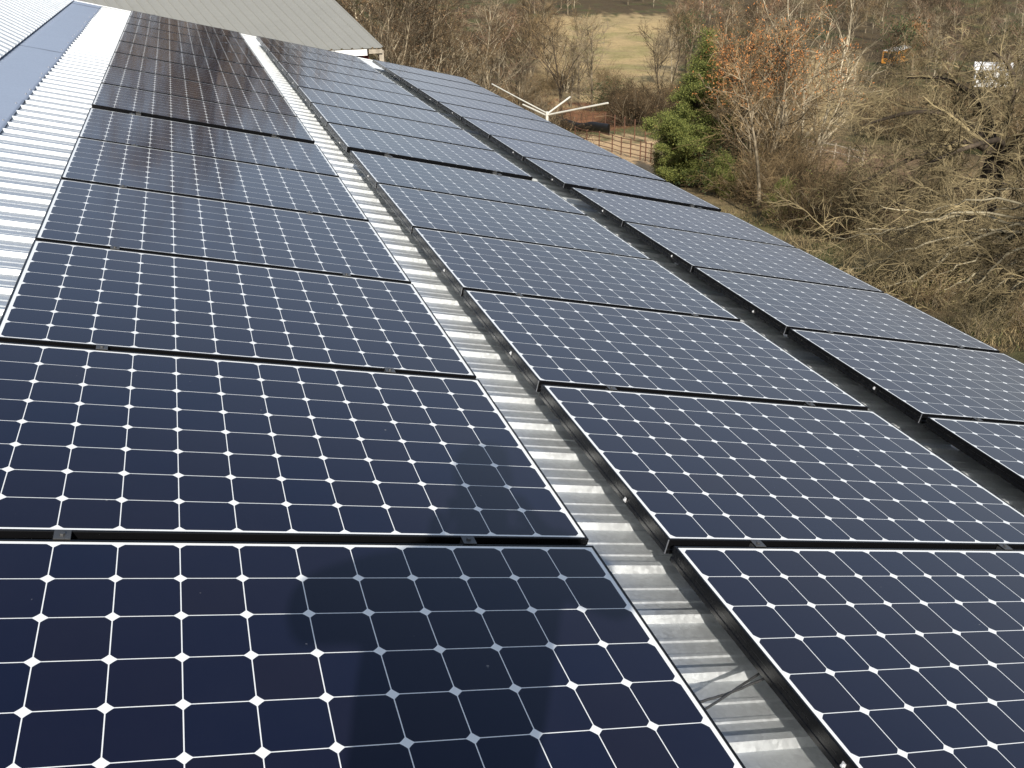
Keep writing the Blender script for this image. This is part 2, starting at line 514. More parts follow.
# cap screws, one every rib or two
smb = MB()
smb.tube([(0, 0, 0), (0, 0, .004), (0, 0, .0041), (0, 0, .010)], [.009, .009, .0055, .005], 8)
sme = smb.mesh("cap_screw"); sme.materials.append(M['alu'])
i = 0
v = 0.2256 - 10 * RIB + 0.023
while v < V1:
    if i % 3 == 0 or rng.random() < 0.1:
        o = bpy.data.objects.new("cap_screw", sme); col.objects.link(o); o.parent = house
        o.matrix_local = HI @ MROOF @ Matrix.Translation((RIDGE_U + CAPW - 0.03 + rng.uniform(-.01, .01), v, RN + 0.021))
    i += 1; v += RIB
# roof screws showing in the first gap between panel columns
for k in range(5):
    for (u_, v_) in ((1.66, 0.655), (1.672, 1.115), (1.655, 2.03)) if k == 0 else ((1.66, 1.115 + RIB * 4 * k),):
        o = bpy.data.objects.new("roof_screw", sme); col.objects.link(o); o.parent = house
        o.matrix_local = HI @ MROOF @ Matrix.Translation((u_, v_ - 0.01, RN + 0.019))

# rake trim, eave trim, walls
mb = MB()
mb.box((RIDGE_U, V1 - 0.03, RN + 0.022), (EAVE_U + .02, V1 + 0.035, RN + 0.03), MROOF)
mb.box((RIDGE_U, V1 + 0.025, RN - 0.13), (EAVE_U + .02, V1 + 0.036, RN + 0.0215), MROOF)
hb(mb, "rake_trim", M['white_trim'])
mb = MB().box((EAVE_U - 0.02, V0, RN - 0.12), (EAVE_U - 0.005, V1 - .05, RN - 0.012), MROOF)
hb(mb, "eave_fascia", M['white_trim'])
pe = roofp(EAVE_U - 0.35, 0, RN - 0.03); pr = roofp(RIDGE_U, 0, RN - 0.05); pl = far_roof(5.6, 0, -0.05); pk = left_roof(LEFT_LEN, 0, -0.06)
mb = MB()
ring = [(pl.x, pl.z), (pl.x, -0.5), (pe.x, -0.5), (pe.x, pe.z), (pr.x, pr.z), (pk.x, pk.z)]
for v in (V0 + 0.3, V1 - 0.3): mb.v += [(x, v, z) for x, z in ring]
mb.f = [(0, 1, 2, 3, 4, 5), (11, 10, 9, 8, 7, 6), (0, 6, 7, 1), (2, 8, 9, 3), (3, 9, 10, 4), (4, 10, 11, 5), (5, 11, 6, 0)]
hb(mb, "wall", M['siding'])

# ------------------------------------------------------------------ solar panels
GAP, WIDE = 0.03065, 0.121
COLU = [0.0, 1.80663, 3.64369]
SHV = [0.0, 0.0017, -0.0254]
NPAN = 14
def panel_v(c, k): return SHV[c] + k * (H + GAP) + (WIDE if k >= 6 else 0) + 0.018 * max(k - 6, 0)

# frame: grooved aluminium profile mitred round the laminate
fp = [(0, -.046), (0, -.034), (.0018, -.032), (.0018, -.020), (0, -.018), (0, -.0012), (.0012, 0), (.0072, 0), (.0072, -.0022),
      (.0072, -.010), (.0025, -.010), (.0025, -.044), (.028, -.044), (.028, -.046)]
mb = MB()
corners = [(0, 0, 1, 1), (W, 0, -1, 1), (W, H, -1, -1), (0, H, 1, -1)]
for (x, y, sx_, sy_) in corners:
    mb.v += [(x + d * sx_, y + d * sy_, n) for d, n in fp]
n_ = len(fp)
for c_ in range(4):
    for i in range(n_):
        j = (i + 1) % n_; c2 = (c_ + 1) % 4
        mb.f.append((c_ * n_ + i, c2 * n_ + i, c2 * n_ + j, c_ * n_ + j))
fr_me = mb.mesh("frame"); fr_me.materials.append(M['frame'])
mb = MB().box((.0074, .0074, -.0066), (W - .0074, H - .0074, -.0016))
la_me = mb.mesh("laminate"); la_me.materials.append(M['laminate'])
mb = MB().box((.0074, .0074, -.0085), (W - .0074, H - .0074, -.0068))
mb.box((W / 2 - .06, H - .20, -.028), (W / 2 + .06, H - .10, -.0087))
bk_me = mb.mesh("backsheet"); bk_me.materials.append(M['white_trim'])
lg = MB()
lg.box((-.003, -.005, -.012), (-.0005, .005, .002))
lg.tube([(-.003, 0, -.005), (-.008, 0, -.005)], .0032, 6)
lg_me = lg.mesh("ground_lug"); lg_me.materials.append(M['screw'])
cj = MB().box((-.0008, -.0012, -.046), (.0012, .0018, -.001))
cj_me = cj.mesh("corner_key"); cj_me.materials.append(M['alu'])

colname = ["uphill column", "middle column", "eave-side column"]
nth = ["", "second", "third", "fourth", "fifth", "sixth", "seventh", "eighth"]
rng = random.Random(11)
for c in range(3):
    for k in range(NPAN):
        if k == 5: where = "just nearer than the wide cross gap"
        elif k < 5: where = nth[6 - k - 1] + " panel nearer than the wide cross gap"
        elif k == 6: where = "just beyond the wide cross gap"
        elif k == 13: where = "at the far end of the roof"
        else: where = nth[k - 6] + " panel beyond the wide cross gap"
        lab = "black solar panel in the %s, %s" % (colname[c], where)
        if c == 0 and k == 0: lab = "nearest uphill solar panel, with the photographer's shadow across its cells"
        if c == 0 and k == 1: lab = "dark uphill solar panel with the tip of the photographer's head shadow"
        if c == 1 and k == 0: lab = "nearest solar panel of the middle column, at the bottom right corner"
        p = empty("solar_module", roofp(COLU[c], panel_v(c, k), 0),
                  (R(rng.uniform(-.07, .07)), TH + R(rng.uniform(-.10, .10)), 0))
        tag(p, lab, "solar panel", "solar panels mounted on the roof in three columns")
        for nm, me in (("frame", fr_me), ("laminate", la_me), ("backsheet", bk_me)):
            o = bpy.data.objects.new(nm, me); col.objects.link(o); o.parent = p
        o = bpy.data.objects.new("corner_key", cj_me); col.objects.link(o); o.parent = p
        if rng.random() < 0.75:
            o = bpy.data.objects.new("ground_lug", lg_me); col.objects.link(o); o.parent = p
            o.location = (0, rng.choice((0.32, 0.27, 0.36)), -.016 - rng.choice((0, .012)))

# ------------------------------------------------------------------ mounting rails with their clamps and feet
cl = MB()
cl.box((-.017, -GAP / 2 + .003, -.046), (.017, GAP / 2 - .003, -.006))
cl.box((-.017, -GAP / 2 - .002, .0006), (.017, GAP / 2 + .002, .0026))
cl.tube([(0, 0, .0027), (0, 0, .007)], .006, 6)
cl_me = cl.mesh("clamp"); cl_me.materials.append(M['clampmetal'])
ft = MB()
ft.box((-.03, -.025, RN + .0195), (.03, .025, RN + .0245))
ft.box((-.03, -.025, RN + .0245), (-.024, .025, -.05))
ft.tube([(0.008, 0, RN + .0246), (0.008, 0, RN + .034)], .008, 6)
ft_me = ft.mesh("foot"); ft_me.materials.append(M['alu'])
for c in range(3):
    for q, du in enumerate((0.292, 1.244)):
        rail = empty("mounting_rail", roofp(COLU[c] + du, 0, 0), (0, TH, 0))
        tag(rail, "dark mounting rail under the %s, %s of its pair" % (colname[c], "uphill" if q == 0 else "downhill"), "mounting rail",
            "rails that carry the solar panels")
        mb = MB()
        mb.box((-.020, -.06, -.0865), (.020, NPAN * (H + GAP) + WIDE + .17, -.0468))
        mb.box((-.024, -.06, -.0825), (.024, NPAN * (H + GAP) + WIDE + .17, -.0775))
        mb.build("rail", M['frame'], rail)
        for k in range(NPAN + 1):
            ys = [panel_v(c, k) - GAP / 2] if k < NPAN else [panel_v(c, k - 1) + H + GAP / 2]
            if k == 6: ys = [panel_v(c, 5) + H + GAP / 2, panel_v(c, 6) - GAP / 2]
            for y in ys:
                o = bpy.data.objects.new("clamp", cl_me); col.objects.link(o); o.parent = rail
                o.location = (rng.uniform(-.03, .03), y, 0)
        v = 0.2256 - 0 * RIB + 0.023 + (q * 3 + c) * RIB
        while v < 15.1:
            o = bpy.data.objects.new("foot", ft_me); col.objects.link(o); o.parent = rail
            o.location = (-.052, v, 0)
            v += RIB * 6

# wires sagging across the first gap near the camera
def cable(name, lab, p0, p1, sag, r, seed):
    rg = random.Random(seed)
    pts = []
    for i in range(25):
        t = i / 24
        u = p0[0] + (p1[0] - p0[0]) * t; v = p0[1] + (p1[1] - p0[1]) * t
        n = p0[2] + (p1[2] - p0[2]) * t - sag * 4 * t * (1 - t) + rg.uniform(-.0012, .0012)
        pts.append(roofp(u, v, n))
    o = MB().tube(pts, r, 6).build(name, M['wire'], None, True)
    return tag(o, lab, "cable", "cables crossing the gap between panel columns")
cable("bonding_cable", "thin twisted grey cable sagging across the near gap between panel columns", (1.48, 0.50, -.055), (1.90, 0.605, -.05), .028, .0032, 1)
cable("power_cable", "straighter dark cable just behind the sagging one in the near gap", (1.46, 0.43, -.075), (1.93, 0.66, -.07), .006, .003, 2)

# ------------------------------------------------------------------ the barn beyond the end of the roof
E_ = Vector((5.70, 25.7, 4.0)); P_ = E_ + (Vector((4.86, 28.1, 5.05)) - E_) * 1.75
ed = Vector((-0.9935, 0.09, 0)); LB = 13.0
bx = (P_ - E_)
barn = empty("barn", (E_.x + ed.x * 6, E_.y + 4, 0))
tag(barn, "red barn with a weathered grey-green metal roof past the end of the panels", "barn")
BI = Matrix.Translation(-barn.location)
def bb(mb, name, mat):
    mb.v = [tuple(BI @ Vector(p)) for p in mb.v]
    return mb.build(name, mat, barn)
nrm = ed.cross(bx).normalized()
if nrm.z < 0: nrm = -nrm
mb = MB(); pr_ = []
s = 0.0
while s < LB:
    pr_ += [(s, 0), (s + .02, .034), (s + .05, .034), (s + .07, 0)]
    s += 0.27
for s, n in pr_: mb.v += [tuple(E_ + ed * s + nrm * n), tuple(P_ + ed * s + nrm * n)]
mb.f = [(2 * i, 2 * i + 1, 2 * i + 3, 2 * i + 2)[::-1] for i in range(len(pr_) - 1)]
bb(mb, "roof_sheet", M['barnroof'])
back = Vector((-1.3, 4.5, -1.9))
mb = MB()
for s, n in pr_: mb.v += [tuple(P_ + ed * s + nrm * n + Vector((0, .02, .004))), tuple(P_ + back + ed * s + nrm * n)]
mb.f = [(2 * i, 2 * i + 1, 2 * i + 3, 2 * i + 2)[::-1] for i in range(len(pr_) - 1)]
bb(mb, "roof_sheet", M['barnroof'])
mb = MB()
for s in (-0.06, LB):
    p = P_ + ed * s; q = (E_ - P_).normalized()
    mb.v += [tuple(p + q * .18 + nrm * .02), tuple(p + Vector((0, 0, .06))), tuple(p + back.normalized() * .18 + nrm * .03)]
mb.f = [(0, 1, 4, 3), (1, 2, 5, 4)]
bb(mb, "ridge_cap", M['barnroof'])
mb = MB()
inn = Vector((-0.25, .55, 0)); inn2 = P_ + back + Vector((0, -.4, 0))
def wallbox(mb, a, b, z0, z1, t=.08):
    a = Vector(a); b = Vector(b); d = (b - a).normalized(); n = Vector((-d.y, d.x, 0)) * t
    mb.v += [(a.x, a.y, z0), (b.x, b.y, z0), (b.x + n.x, b.y + n.y, z0), (a.x + n.x, a.y + n.y, z0),
             (a.x, a.y, z1), (b.x, b.y, z1), (b.x + n.x, b.y + n.y, z1), (a.x + n.x, a.y + n.y, z1)]
    k = len(mb.v) - 8
    mb.f += [tuple(i + k for i in q) for q in ((3, 2, 1, 0), (4, 5, 6, 7), (0, 1, 5, 4), (1, 2, 6, 5), (2, 3, 7, 6), (3, 0, 4, 7))]
w0 = E_ + Vector((-.35, .45, 0)); w1 = E_ + ed * (LB - .3) + Vector((0, .45, 0))
wallbox(mb, w1, w0, -3.0, 3.92)
wb = P_ + back + Vector((-.3, -.45, 0))
wallbox(mb, w0 + Vector((0, .09, 0)), wb, -3.0, 3.6)
bb(mb, "wall", M['redwall'])
mb = MB()
wallbox(mb, E_ + ed * 5.5 + Vector((0, .03, 0)), E_ + ed * 0.45 + Vector((0, .03, 0)), 3.82, 3.975, .03)
bb(mb, "fascia", M['white_trim'])
M['oldwood'] = simple("weathered_wood", (0.36, 0.31, 0.24), 0.85, 0, 0.35, 5)
mb = MB()
wallbox(mb, E_ + ed * 0.40 + Vector((0, .03, 0)), E_ + Vector((-.05, .03, 0)), 3.86, 3.965, .03)
mb.box((E_.x - .12, E_.y + .10, -0.8), (E_.x + .0, E_.y + .22, 3.93))
bb(mb, "corner_post", M['oldwood'])

# ------------------------------------------------------------------ plants: branch generator
def tubes_np(polys, sides=3):
    """polys: list of (pts Nx3, radii N) -> verts, quads"""
    groups = {}
    for p, r in polys: groups.setdefault(len(p), []).append((p, r))
    Vs, Qs, off = [], [], 0
    for n, L in groups.items():
        P = np.array([p for p, _ in L]); Rr = np.array([r for _, r in L])
        t = np.empty_like(P)
        t[:, 1:-1] = P[:, 2:] - P[:, :-2]; t[:, 0] = P[:, 1] - P[:, 0]; t[:, -1] = P[:, -1] - P[:, -2]
        t /= np.linalg.norm(t, axis=2, keepdims=True) + 1e-9
        ref = np.where(np.abs(t[:, :1, 2:3]) > .9, np.array([1.0, 0, 0]), np.array([0, 0, 1.0]))
        a = np.cross(t, np.broadcast_to(ref, t.shape)); a /= np.linalg.norm(a, axis=2, keepdims=True) + 1e-9
        b_ = np.cross(t, a)
        ang = np.arange(sides) * 2 * np.pi / sides
        ring = P[:, :, None] + Rr[:, :, None, None] * (a[:, :, None] * np.cos(ang)[:, None] + b_[:, :, None] * np.sin(ang)[:, None])
        m_ = len(L)
        ix = np.arange(m_ * n * sides).reshape(m_, n, sides) + off
        j = np.roll(ix, -1, axis=2)
        Qs.append(np.stack([ix[:, :-1], j[:, :-1], j[:, 1:], ix[:, 1:]], -1).reshape(-1, 4))
        Vs.append(ring.reshape(-1, 3)); off += m_ * n * sides
    return np.concatenate(Vs), np.concatenate(Qs)

def unit(v): return v / (np.linalg.norm(v) + 1e-9)
def bend_line(rg, p, d, L, n, wob, up, r0, r1):
    pts = [np.array(p, float)]; d = unit(np.array(d, float))
    for i in range(n):
        d = unit(d + rg.normal(0, wob, 3) + np.array([0, 0, up]))
        pts.append(pts[-1] + d * L / n)
    return np.array(pts), np.linspace(r0, r1, n + 1)
def along(pts, t):
    x = t * (len(pts) - 1); i = min(int(x), len(pts) - 2); f_ = x - i
    return pts[i] * (1 - f_) + pts[i + 1] * f_, unit(pts[i + 1] - pts[i])
def side_dir(rg, d, ang):
    o = rg.normal(0, 1, 3); o = unit(o - d * o.dot(d))
    return d * math.cos(ang) + o * math.sin(ang)
def sprout(rg, parent, levels, li, out, tips):
    """levels: list of dict(n, L, ang, seg, wob, up, t0, rr)"""
    if li >= len(levels):
        tips.append(parent[0][-1]); return
    lv = levels[li]; pts, rad = parent
    n = max(1, int(round(lv['n'] * rg.uniform(.75, 1.25))))
    plen = np.linalg.norm(np.diff(pts, axis=0), axis=1).sum()
    for i in range(n):
        t = lv['t0'] + (1 - lv['t0']) * (i + rg.uniform(0, 1)) / n
        p, d = along(pts, min(t, .999))
        r_here = np.interp(t, np.linspace(0, 1, len(rad)), rad)
        dd = side_dir(rg, d, math.radians(rg.uniform(*lv['ang'])))
        shape = lv.get('shape', lambda q: 1.0)(t)
        L = (lv['L'] if lv.get('abs') else plen * lv['L']) * rg.uniform(.65, 1.25) * shape
        r0 = min(r_here * lv['rr'], r_here); r0 = max(r0, lv['rmin'])
        br = bend_line(rg, p, dd, L, lv['seg'], lv['wob'], lv['up'], r0, max(r0 * .35, lv['rmin'] * .7))
        out.setdefault(li, []).append(br)
        sprout(rg, br, levels, li + 1, out, tips)

def woody(seed, trunks, levels):
    """trunks: list of polylines; returns trunk mesh, crown mesh, tips"""
    rg = np.random.default_rng(seed)
    out, tips = {}, []
    for tk in trunks: sprout(rg, tk, levels, 0, out, tips)
    return out, np.array(tips)

def leaves_np(rg, centres, n_each, spread, size, droop=0.0):
    c = np.repeat(centres, n_each, axis=0)
    c = c + rg.normal(0, spread, c.shape)
    k = len(c)
    u = rg.normal(0, 1, (k, 3)); u[:, 2] -= droop; u /= np.linalg.norm(u, axis=1, keepdims=True)
    w = np.cross(u, rg.normal(0, 1, (k, 3))); w /= np.linalg.norm(w, axis=1, keepdims=True) + 1e-9
    s = (size * rg.uniform(.6, 1.4, k))[:, None]
    V = np.stack([c - u * s, c - w * s * .42, c + u * s, c + w * s * .42], 1).reshape(-1, 3)
    return V, np.arange(k * 4).reshape(-1, 4)

def join_np(parts):
    Vs, Qs, o = [], [], 0
    for V, Q in parts:
        Vs.append(V); Qs.append(Q + o); o += len(V)
    return np.concatenate(Vs), np.concatenate(Qs)

M['bark_grey'] = bark("bark_grey", (0.13, 0.1, 0.065), (0.3, 0.245, 0.165))
M['bark_pale'] = bark("bark_pale", (0.22, 0.185, 0.125), (0.42, 0.355, 0.25))
M['bark_dark'] = bark("bark_dark", (0.03, 0.024, 0.018), (0.08, 0.06, 0.042))
M['bark_near'] = bark("bark_near", (0.24, 0.205, 0.135), (0.44, 0.38, 0.255))
M['twig'] = bark("twigs_brown", (0.06, 0.041, 0.021), (0.27, 0.19, 0.1), 1.2)
M['twig_dark'] = bark("twigs_dark", (.028, .020, .012), (.105, .072, .040), 1.2)
M['twig_russet'] = bark("twigs_russet", (.09, .052, .034), (.26, .165, .11), 1.2)
M['twig_grey'] = bark("twigs_grey", (0.1, 0.078, 0.05), (0.3, 0.24, 0.155), 1.2)
M['twig_tan'] = bark("twigs_tan", (0.1, 0.078, 0.04), (0.37, 0.295, 0.165), 1.2)
M['leaf_brown'] = leafmat("dead_leaves", [(0, (.09, .055, .03)), (.5, (.17, .105, .055)), (1, (.26, .17, .09))])
M['leaf_orange'] = leafmat("orange_leaves", [(0, (.26, .10, .035)), (.5, (.42, .17, .055)), (1, (.55, .26, .10))])
M['leaf_cedar'] = leafmat("cedar_foliage", [(0, (.035, .048, .015)), (.5, (.125, .148, .036)), (1, (.26, .262, .075))])
M['leaf_dark'] = leafmat("evergreen_leaves", [(0, (.02, .034, .014)), (.6, (.04, .062, .024)), (1, (.075, .10, .04))])
M['leaf_olive'] = leafmat("olive_leaves", [(0, (.06, .065, .022)), (.6, (.11, .115, .035)), (1, (.18, .16, .05))])
M['grass'] = leafmat("dry_grass_blades", [(0, (.11, .085, .04)), (.4, (.19, .14, .072)), (.75, (.26, .20, .105)), (1, (.09, .105, .035))])

def proto(name, parts):
    """meshes of one kind of plant: list of (part name, verts, quads, material)"""
    res = []
    for pn, V, Q, mt in parts:
        me = np_mesh(name + "_" + pn, V, Q); me.materials.append(mt); res.append((pn, me))
    return res
def plant(kind, pr_, loc, lab, cat, group=None, s=1.0, rz=0.0, tilt=0.0):
    o = empty(kind, loc, (tilt, 0, rz)); o.scale = (s, s, s * 1.0)
    for pn, me in pr_:
        ch = bpy.data.objects.new(pn, me); col.objects.link(ch); ch.parent = o
    return tag(o, lab, cat, group)

def dome(t): return 1.15 - abs(t - .45) * 1.1
def make_tree(seed, Hh, stems=1, lean=0.0, bark_m='bark_grey', twig_m='twig', dens=1.0, spread=1.0, leaf=None, low=0.0, t0=.15):
    rg = np.random.default_rng(seed)
    trunks = []
    for s_ in range(stems):
        a = 2 * math.pi * (s_ + rg.uniform(0, .6)) / max(stems, 1)
        ln = (rg.uniform(.12, .32) if stems > 1 else rg.uniform(0, .06)) + lean
        hh = Hh * rg.uniform(.75, 1.0) if stems > 1 else Hh * .9
        r0 = (.011 if stems > 1 else .0155) * Hh
        trunks.append(bend_line(rg, (math.cos(a) * .12 * (stems > 1), math.sin(a) * .12 * (stems > 1), -.3), (math.cos(a) * ln, math.sin(a) * ln, 1), hh, 10, .05, .03, r0, .018))
    lv = [dict(n=(15 if stems == 1 else 9) * dens, L=.42 * spread, ang=(28, 62), seg=6, wob=.12, up=.09, t0=t0 + .07, rr=.5, rmin=.026, shape=dome),
          dict(n=7 * dens, L=.48, ang=(25, 60), seg=4, wob=.16, up=.05, t0=t0, rr=.55, rmin=.017),
          dict(n=6 * dens, L=.52, ang=(25, 60), seg=3, wob=.18, up=.03, t0=.1, rr=.6, rmin=.012)]
    out, tips = woody(seed + 100, trunks, lv)
    tv = join_np([tubes_np(trunks + out.get(0, []), 6), tubes_np(out.get(1, [])[::2], 4)])
    cv = tubes_np(out.get(1, [])[1::2] + out.get(2, []), 3)
    parts = [("trunk", *tv, M[bark_m]), ("crown", *cv, M[twig_m])]
    if leaf:
        mat, frac, n_each, sz = leaf
        pick = tips[(rg.random(len(tips)) < frac) & (tips[:, 2] > low * Hh)]
        parts.append(("leaves", *leaves_np(rg, pick, n_each, .12, sz, .5), M[mat]))
    return proto("tree%d" % seed, parts), tips

def make_shrub(seed, Hh, rad, nst=26, twig_m='twig', leaf=None):
    rg = np.random.default_rng(seed)
    trunks = []
    for s_ in range(nst):
        a = rg.uniform(0, 2 * math.pi); rr = rad * .45 * math.sqrt(rg.uniform(0, 1))
        ln = rg.uniform(.1, .9)
        trunks.append(bend_line(rg, (math.cos(a) * rr, math.sin(a) * rr, -.15), (math.cos(a) * ln, math.sin(a) * ln, 1), Hh * rg.uniform(.6, 1.15), 7, .16, -.05, .024, .009))
    lv = [dict(n=7, L=.4, ang=(25, 70), seg=4, wob=.2, up=.0, t0=.15, rr=.6, rmin=.010),
          dict(n=6, L=.5, ang=(25, 70), seg=3, wob=.22, up=-.02, t0=.1, rr=.7, rmin=.007)]
    out, tips = woody(seed + 50, trunks, lv)
    parts = [("stems", *tubes_np(trunks, 4), M['bark_grey']), ("twigs", *tubes_np(out[0] + out[1], 3), M[twig_m])]
    if leaf:
        mat, frac, n_each, sz = leaf
        pick = tips[rg.random(len(tips)) < frac]
        parts.append(("leaves", *leaves_np(rg, pick, n_each, .15, sz, .2), M[mat]))
    return proto("shrub%d" % seed, parts)

def make_cedar(seed, Hh, rad, n_br=75, leaves=150, size=.075):
    rg = np.random.default_rng(seed)
    tk = bend_line(rg, (0, 0, -.3), (0, 0, 1), Hh, 9, .02, .03, .016 * Hh, .02)
    brs, V_ = [], []
    for i in range(n_br):
        t = .06 + .92 * (i + rg.uniform(0, 1)) / n_br
        p, d = along(tk[0], t)
        prof_ = (1 - t) ** .95 * (1 + .35 * math.sin(t * 17 + seed)) + .07
        a = rg.uniform(0, 2 * math.pi)
        L = rad * prof_ * rg.uniform(.65, 1.2)
        br = bend_line(rg, p, (math.cos(a), math.sin(a), .35), L, 6, .14, .05, max(.02 * L, .012), .006)
        brs.append(br)
        n = max(10, int(leaves * L / rad))
        # sprays: clumps strung along the outer part of the limb
        for c_ in range(max(3, int(7 * L / rad) + 2)):
            tt = rg.uniform(.3, 1.0); q, _ = along(br[0], min(tt, .999))
            q = q + rg.normal(0, .13, 3) * (L / rad + .4)
            cl_ = rg.normal(0, 1, (n // 4, 3)) * np.array([.17, .17, .10]) + q
            V_.append(cl_)
    cc = np.concatenate(V_)
    L_ = leaves_np(rg, cc, 1, .03, size, .1)
    return proto("cedar%d" % seed, [("trunk", *tubes_np([tk] + brs, 5), M['bark_dark']), ("crown", *L_, M['leaf_cedar'])])

rg0 = np.random.default_rng(7)
T_wood, woodtips = [], []
for i, (hh, st, bm, tm) in enumerate([(11, 1, 'bark_grey', 'twig'), (10, 1, 'bark_grey', 'twig_grey'), (9, 3, 'bark_pale', 'twig'), (12, 1, 'bark_dark', 'twig'), (8, 4, 'bark_grey', 'twig_grey'), (12, 1, 'bark_grey', 'twig_dark'), (10, 4, 'bark_pale', 'twig_dark')]):
    a, tp = make_tree(20 + i, hh, st, 0, bm, tm, 1.0, 1.0, ('leaf_brown', .35, 2, .07) if tm == 'twig_dark' else None); T_wood.append(a); woodtips.append(tp)
S_brush = [make_shrub(60, 3.0, 1.6, 26, 'twig'), make_shrub(61, 2.2, 1.5, 24, 'twig_grey'), make_shrub(62, 3.6, 1.7, 30, 'twig', ('leaf_brown', .25, 1, .05)),
           make_shrub(63, 2.4, 1.6, 24, 'twig_tan'), make_shrub(64, 2.6, 1.6, 22, 'twig', ('leaf_olive', .35, 2, .05)), make_shrub(65, 3.2, 1.7, 26, 'twig_dark', ('leaf_brown', .3, 1, .06))]

# ---- the dense trees behind the barn, still holding brown leaves
leafy = [make_tree(40, 15, 1, 0, 'bark_dark', 'twig', 1.1, 1.15, ('leaf_brown', .5, 3, .16))[0],
         make_tree(41, 14, 1, 0, 'bark_dark', 'twig', 1.0, 1.1, ('leaf_brown', .5, 3, .16))[0]]
def azpos(az, D):
    x, y = CAM.x + math.sin(R(az)) * D, CAM.y + math.cos(R(az)) * D
    return (x, y, float(gz(x, y)))
for i, (az, D, s, pi) in enumerate([(1.6, 50, .92, 0), (3.9, 46, 1.14, 1), (5.6, 56, .9, 0), (2.6, 60, 1.15, 1), (6.6, 62, .72, 1)]):
    plant("leafy_tree", leafy[pi], azpos(az, D), "tall tree with brown leaves standing behind the barn", "tree", "brown-leaved trees behind the barn", s, i * 1.9)

# ---- wood of grey-brown trees left of the pasture
spots = [(392, 62, 1.0, 5), (403, 50, .75, 5), (416, 56, .7, 6), (425, 66, .9, 5), (447, 68, .85, 5), (434, 60, .6, 6), (592, 112, .95, 1), (578, 125, .9, 0), (562, 104, .9, 3), (452, 72, .8, 1), (470, 60, .55, 4), (488, 78, .75, 0),
         (505, 66, .50, 2), (520, 84, .72, 1), (538, 74, .55, 4), (548, 140, .8, 0), (566, 132, .75, 2), (400, 90, .95, 5), (455, 98, .9, 5), (478, 92, .8, 6), (515, 112, .9, 3), (570, 118, .8, 1)]
near_l = ["pale-stemmed bare tree", "bare brown tree", "bare dark-barked tree"]
for i, (px, D, s, pi) in enumerate(spots):
    p = at_dist(px, D)
    plant("bare_tree", T_wood[pi], p, "bare grey-brown tree in the thicket between the barn and the pasture", "tree", "bare trees between the barn and the pasture", s, i * 2.3)

# ---- far woods as one mass beyond the pasture and up the valley
def merged(name, lst, mats):
    """lst: (prototype, position, scale, turn); one mesh with every plant in it"""
    Vs, Qs, Mi, off = [], [], [], 0
    cache = {}
    for pr_, p, s, rz in lst:
        for pn, me in pr_:
            if me.name not in cache:
                V = np.empty(len(me.vertices) * 3, np.float32); me.vertices.foreach_get("co", V)
                L = np.empty(len(me.loops), np.int32); me.loops.foreach_get("vertex_index", L)
                cache[me.name] = (V.reshape(-1, 3), L.reshape(-1, 4))
            V, L = cache[me.name]
            c_, s_ = math.cos(rz), math.sin(rz)
            Vr = np.stack([V[:, 0] * c_ - V[:, 1] * s_, V[:, 0] * s_ + V[:, 1] * c_, V[:, 2]], 1) * s + np.array(p)
            Vs.append(Vr); Qs.append(L + off); off += len(V)
            Mi.append(np.full(len(L), mats.index(me.materials[0]), np.int32))
    me = np_mesh(name, np.concatenate(Vs), np.concatenate(Qs))
    for mt in mats: me.materials.append(mt)
    me.polygons.foreach_set("material_index", np.concatenate(Mi))
    return link_mesh(name, me)

def far_tree(seed, bm, tm, leaf=None):
    """coarser tree for the distance"""
    rg = np.random.default_rng(seed)
    tk = [bend_line(rg, (0, 0, -.5), (rg.uniform(-.05, .05), 0, 1), 9.5, 6, .05, .03, .16, .03)]
    lv = [dict(n=13, L=.42, ang=(28, 62), seg=4, wob=.12, up=.08, t0=.2, rr=.5, rmin=.03, shape=dome),
          dict(n=7, L=.5, ang=(25, 60), seg=3, wob=.16, up=.05, t0=.15, rr=.55, rmin=.022),
          dict(n=5, L=.55, ang=(25, 60), seg=2, wob=.18, up=.03, t0=.1, rr=.6, rmin=.016)]
    out, tips = woody(seed, tk, lv)
    parts = [("trunk", *tubes_np(tk + out[0], 4), M[bm]), ("crown", *tubes_np(out[1] + out[2], 3), M[tm])]
    if leaf: parts.append(("leaves", *leaves_np(rg, tips[rg.random(len(tips)) < leaf[1]], leaf[2], .3, leaf[3], .3), M[leaf[0]]))
    return proto("far%d" % seed, parts)
F_ = [far_tree(1, 'bark_grey', 'twig'), far_tree(2, 'bark_pale', 'twig_grey'), far_tree(3, 'bark_pale', 'twig_russet', ('leaf_brown', .5, 1, .16)), far_tree(4, 'bark_grey', 'twig_dark'),
      far_tree(5, 'bark_dark', 'twig', ('leaf_dark', .6, 3, .20))]
mats_all = [M[k] for k in ('twig_dark', 'twig_russet', 'bark_grey', 'bark_pale', 'bark_dark', 'twig', 'twig_grey', 'twig_tan', 'leaf_brown', 'leaf_dark', 'leaf_olive')]
rg = np.random.default_rng(5)
lst = []
def wood_zone(n, a0, a1, d0, d1, s0, s1, avoid=()):
    c_ = 0
    while c_ < n:
        az = rg.uniform(a0, a1); D = math.sqrt(rg.uniform(d0 ** 2, d1 ** 2))
        if any(q[0] < az < q[1] and q[2] < D < q[3] for q in avoid): continue
        pi = rg.choice(5, p=[.27, .22, .24, .24, .03])
        lst.append((F_[pi], azpos(az, D), rg.uniform(s0, s1), rg.uniform(0, 6.28))); c_ += 1
wood_zone(34, 9, 20.5, 110, 250, .7, 1.2)
wood_zone(70, 8, 52, 340, 480, .9, 1.6)
wood_zone(52, 27.0, 34.2, 150, 330, .6, 1.0)
wood_zone(24, 34, 38, 230, 330, .6, 1.0, ((36.6, 39.6, 200, 260),))
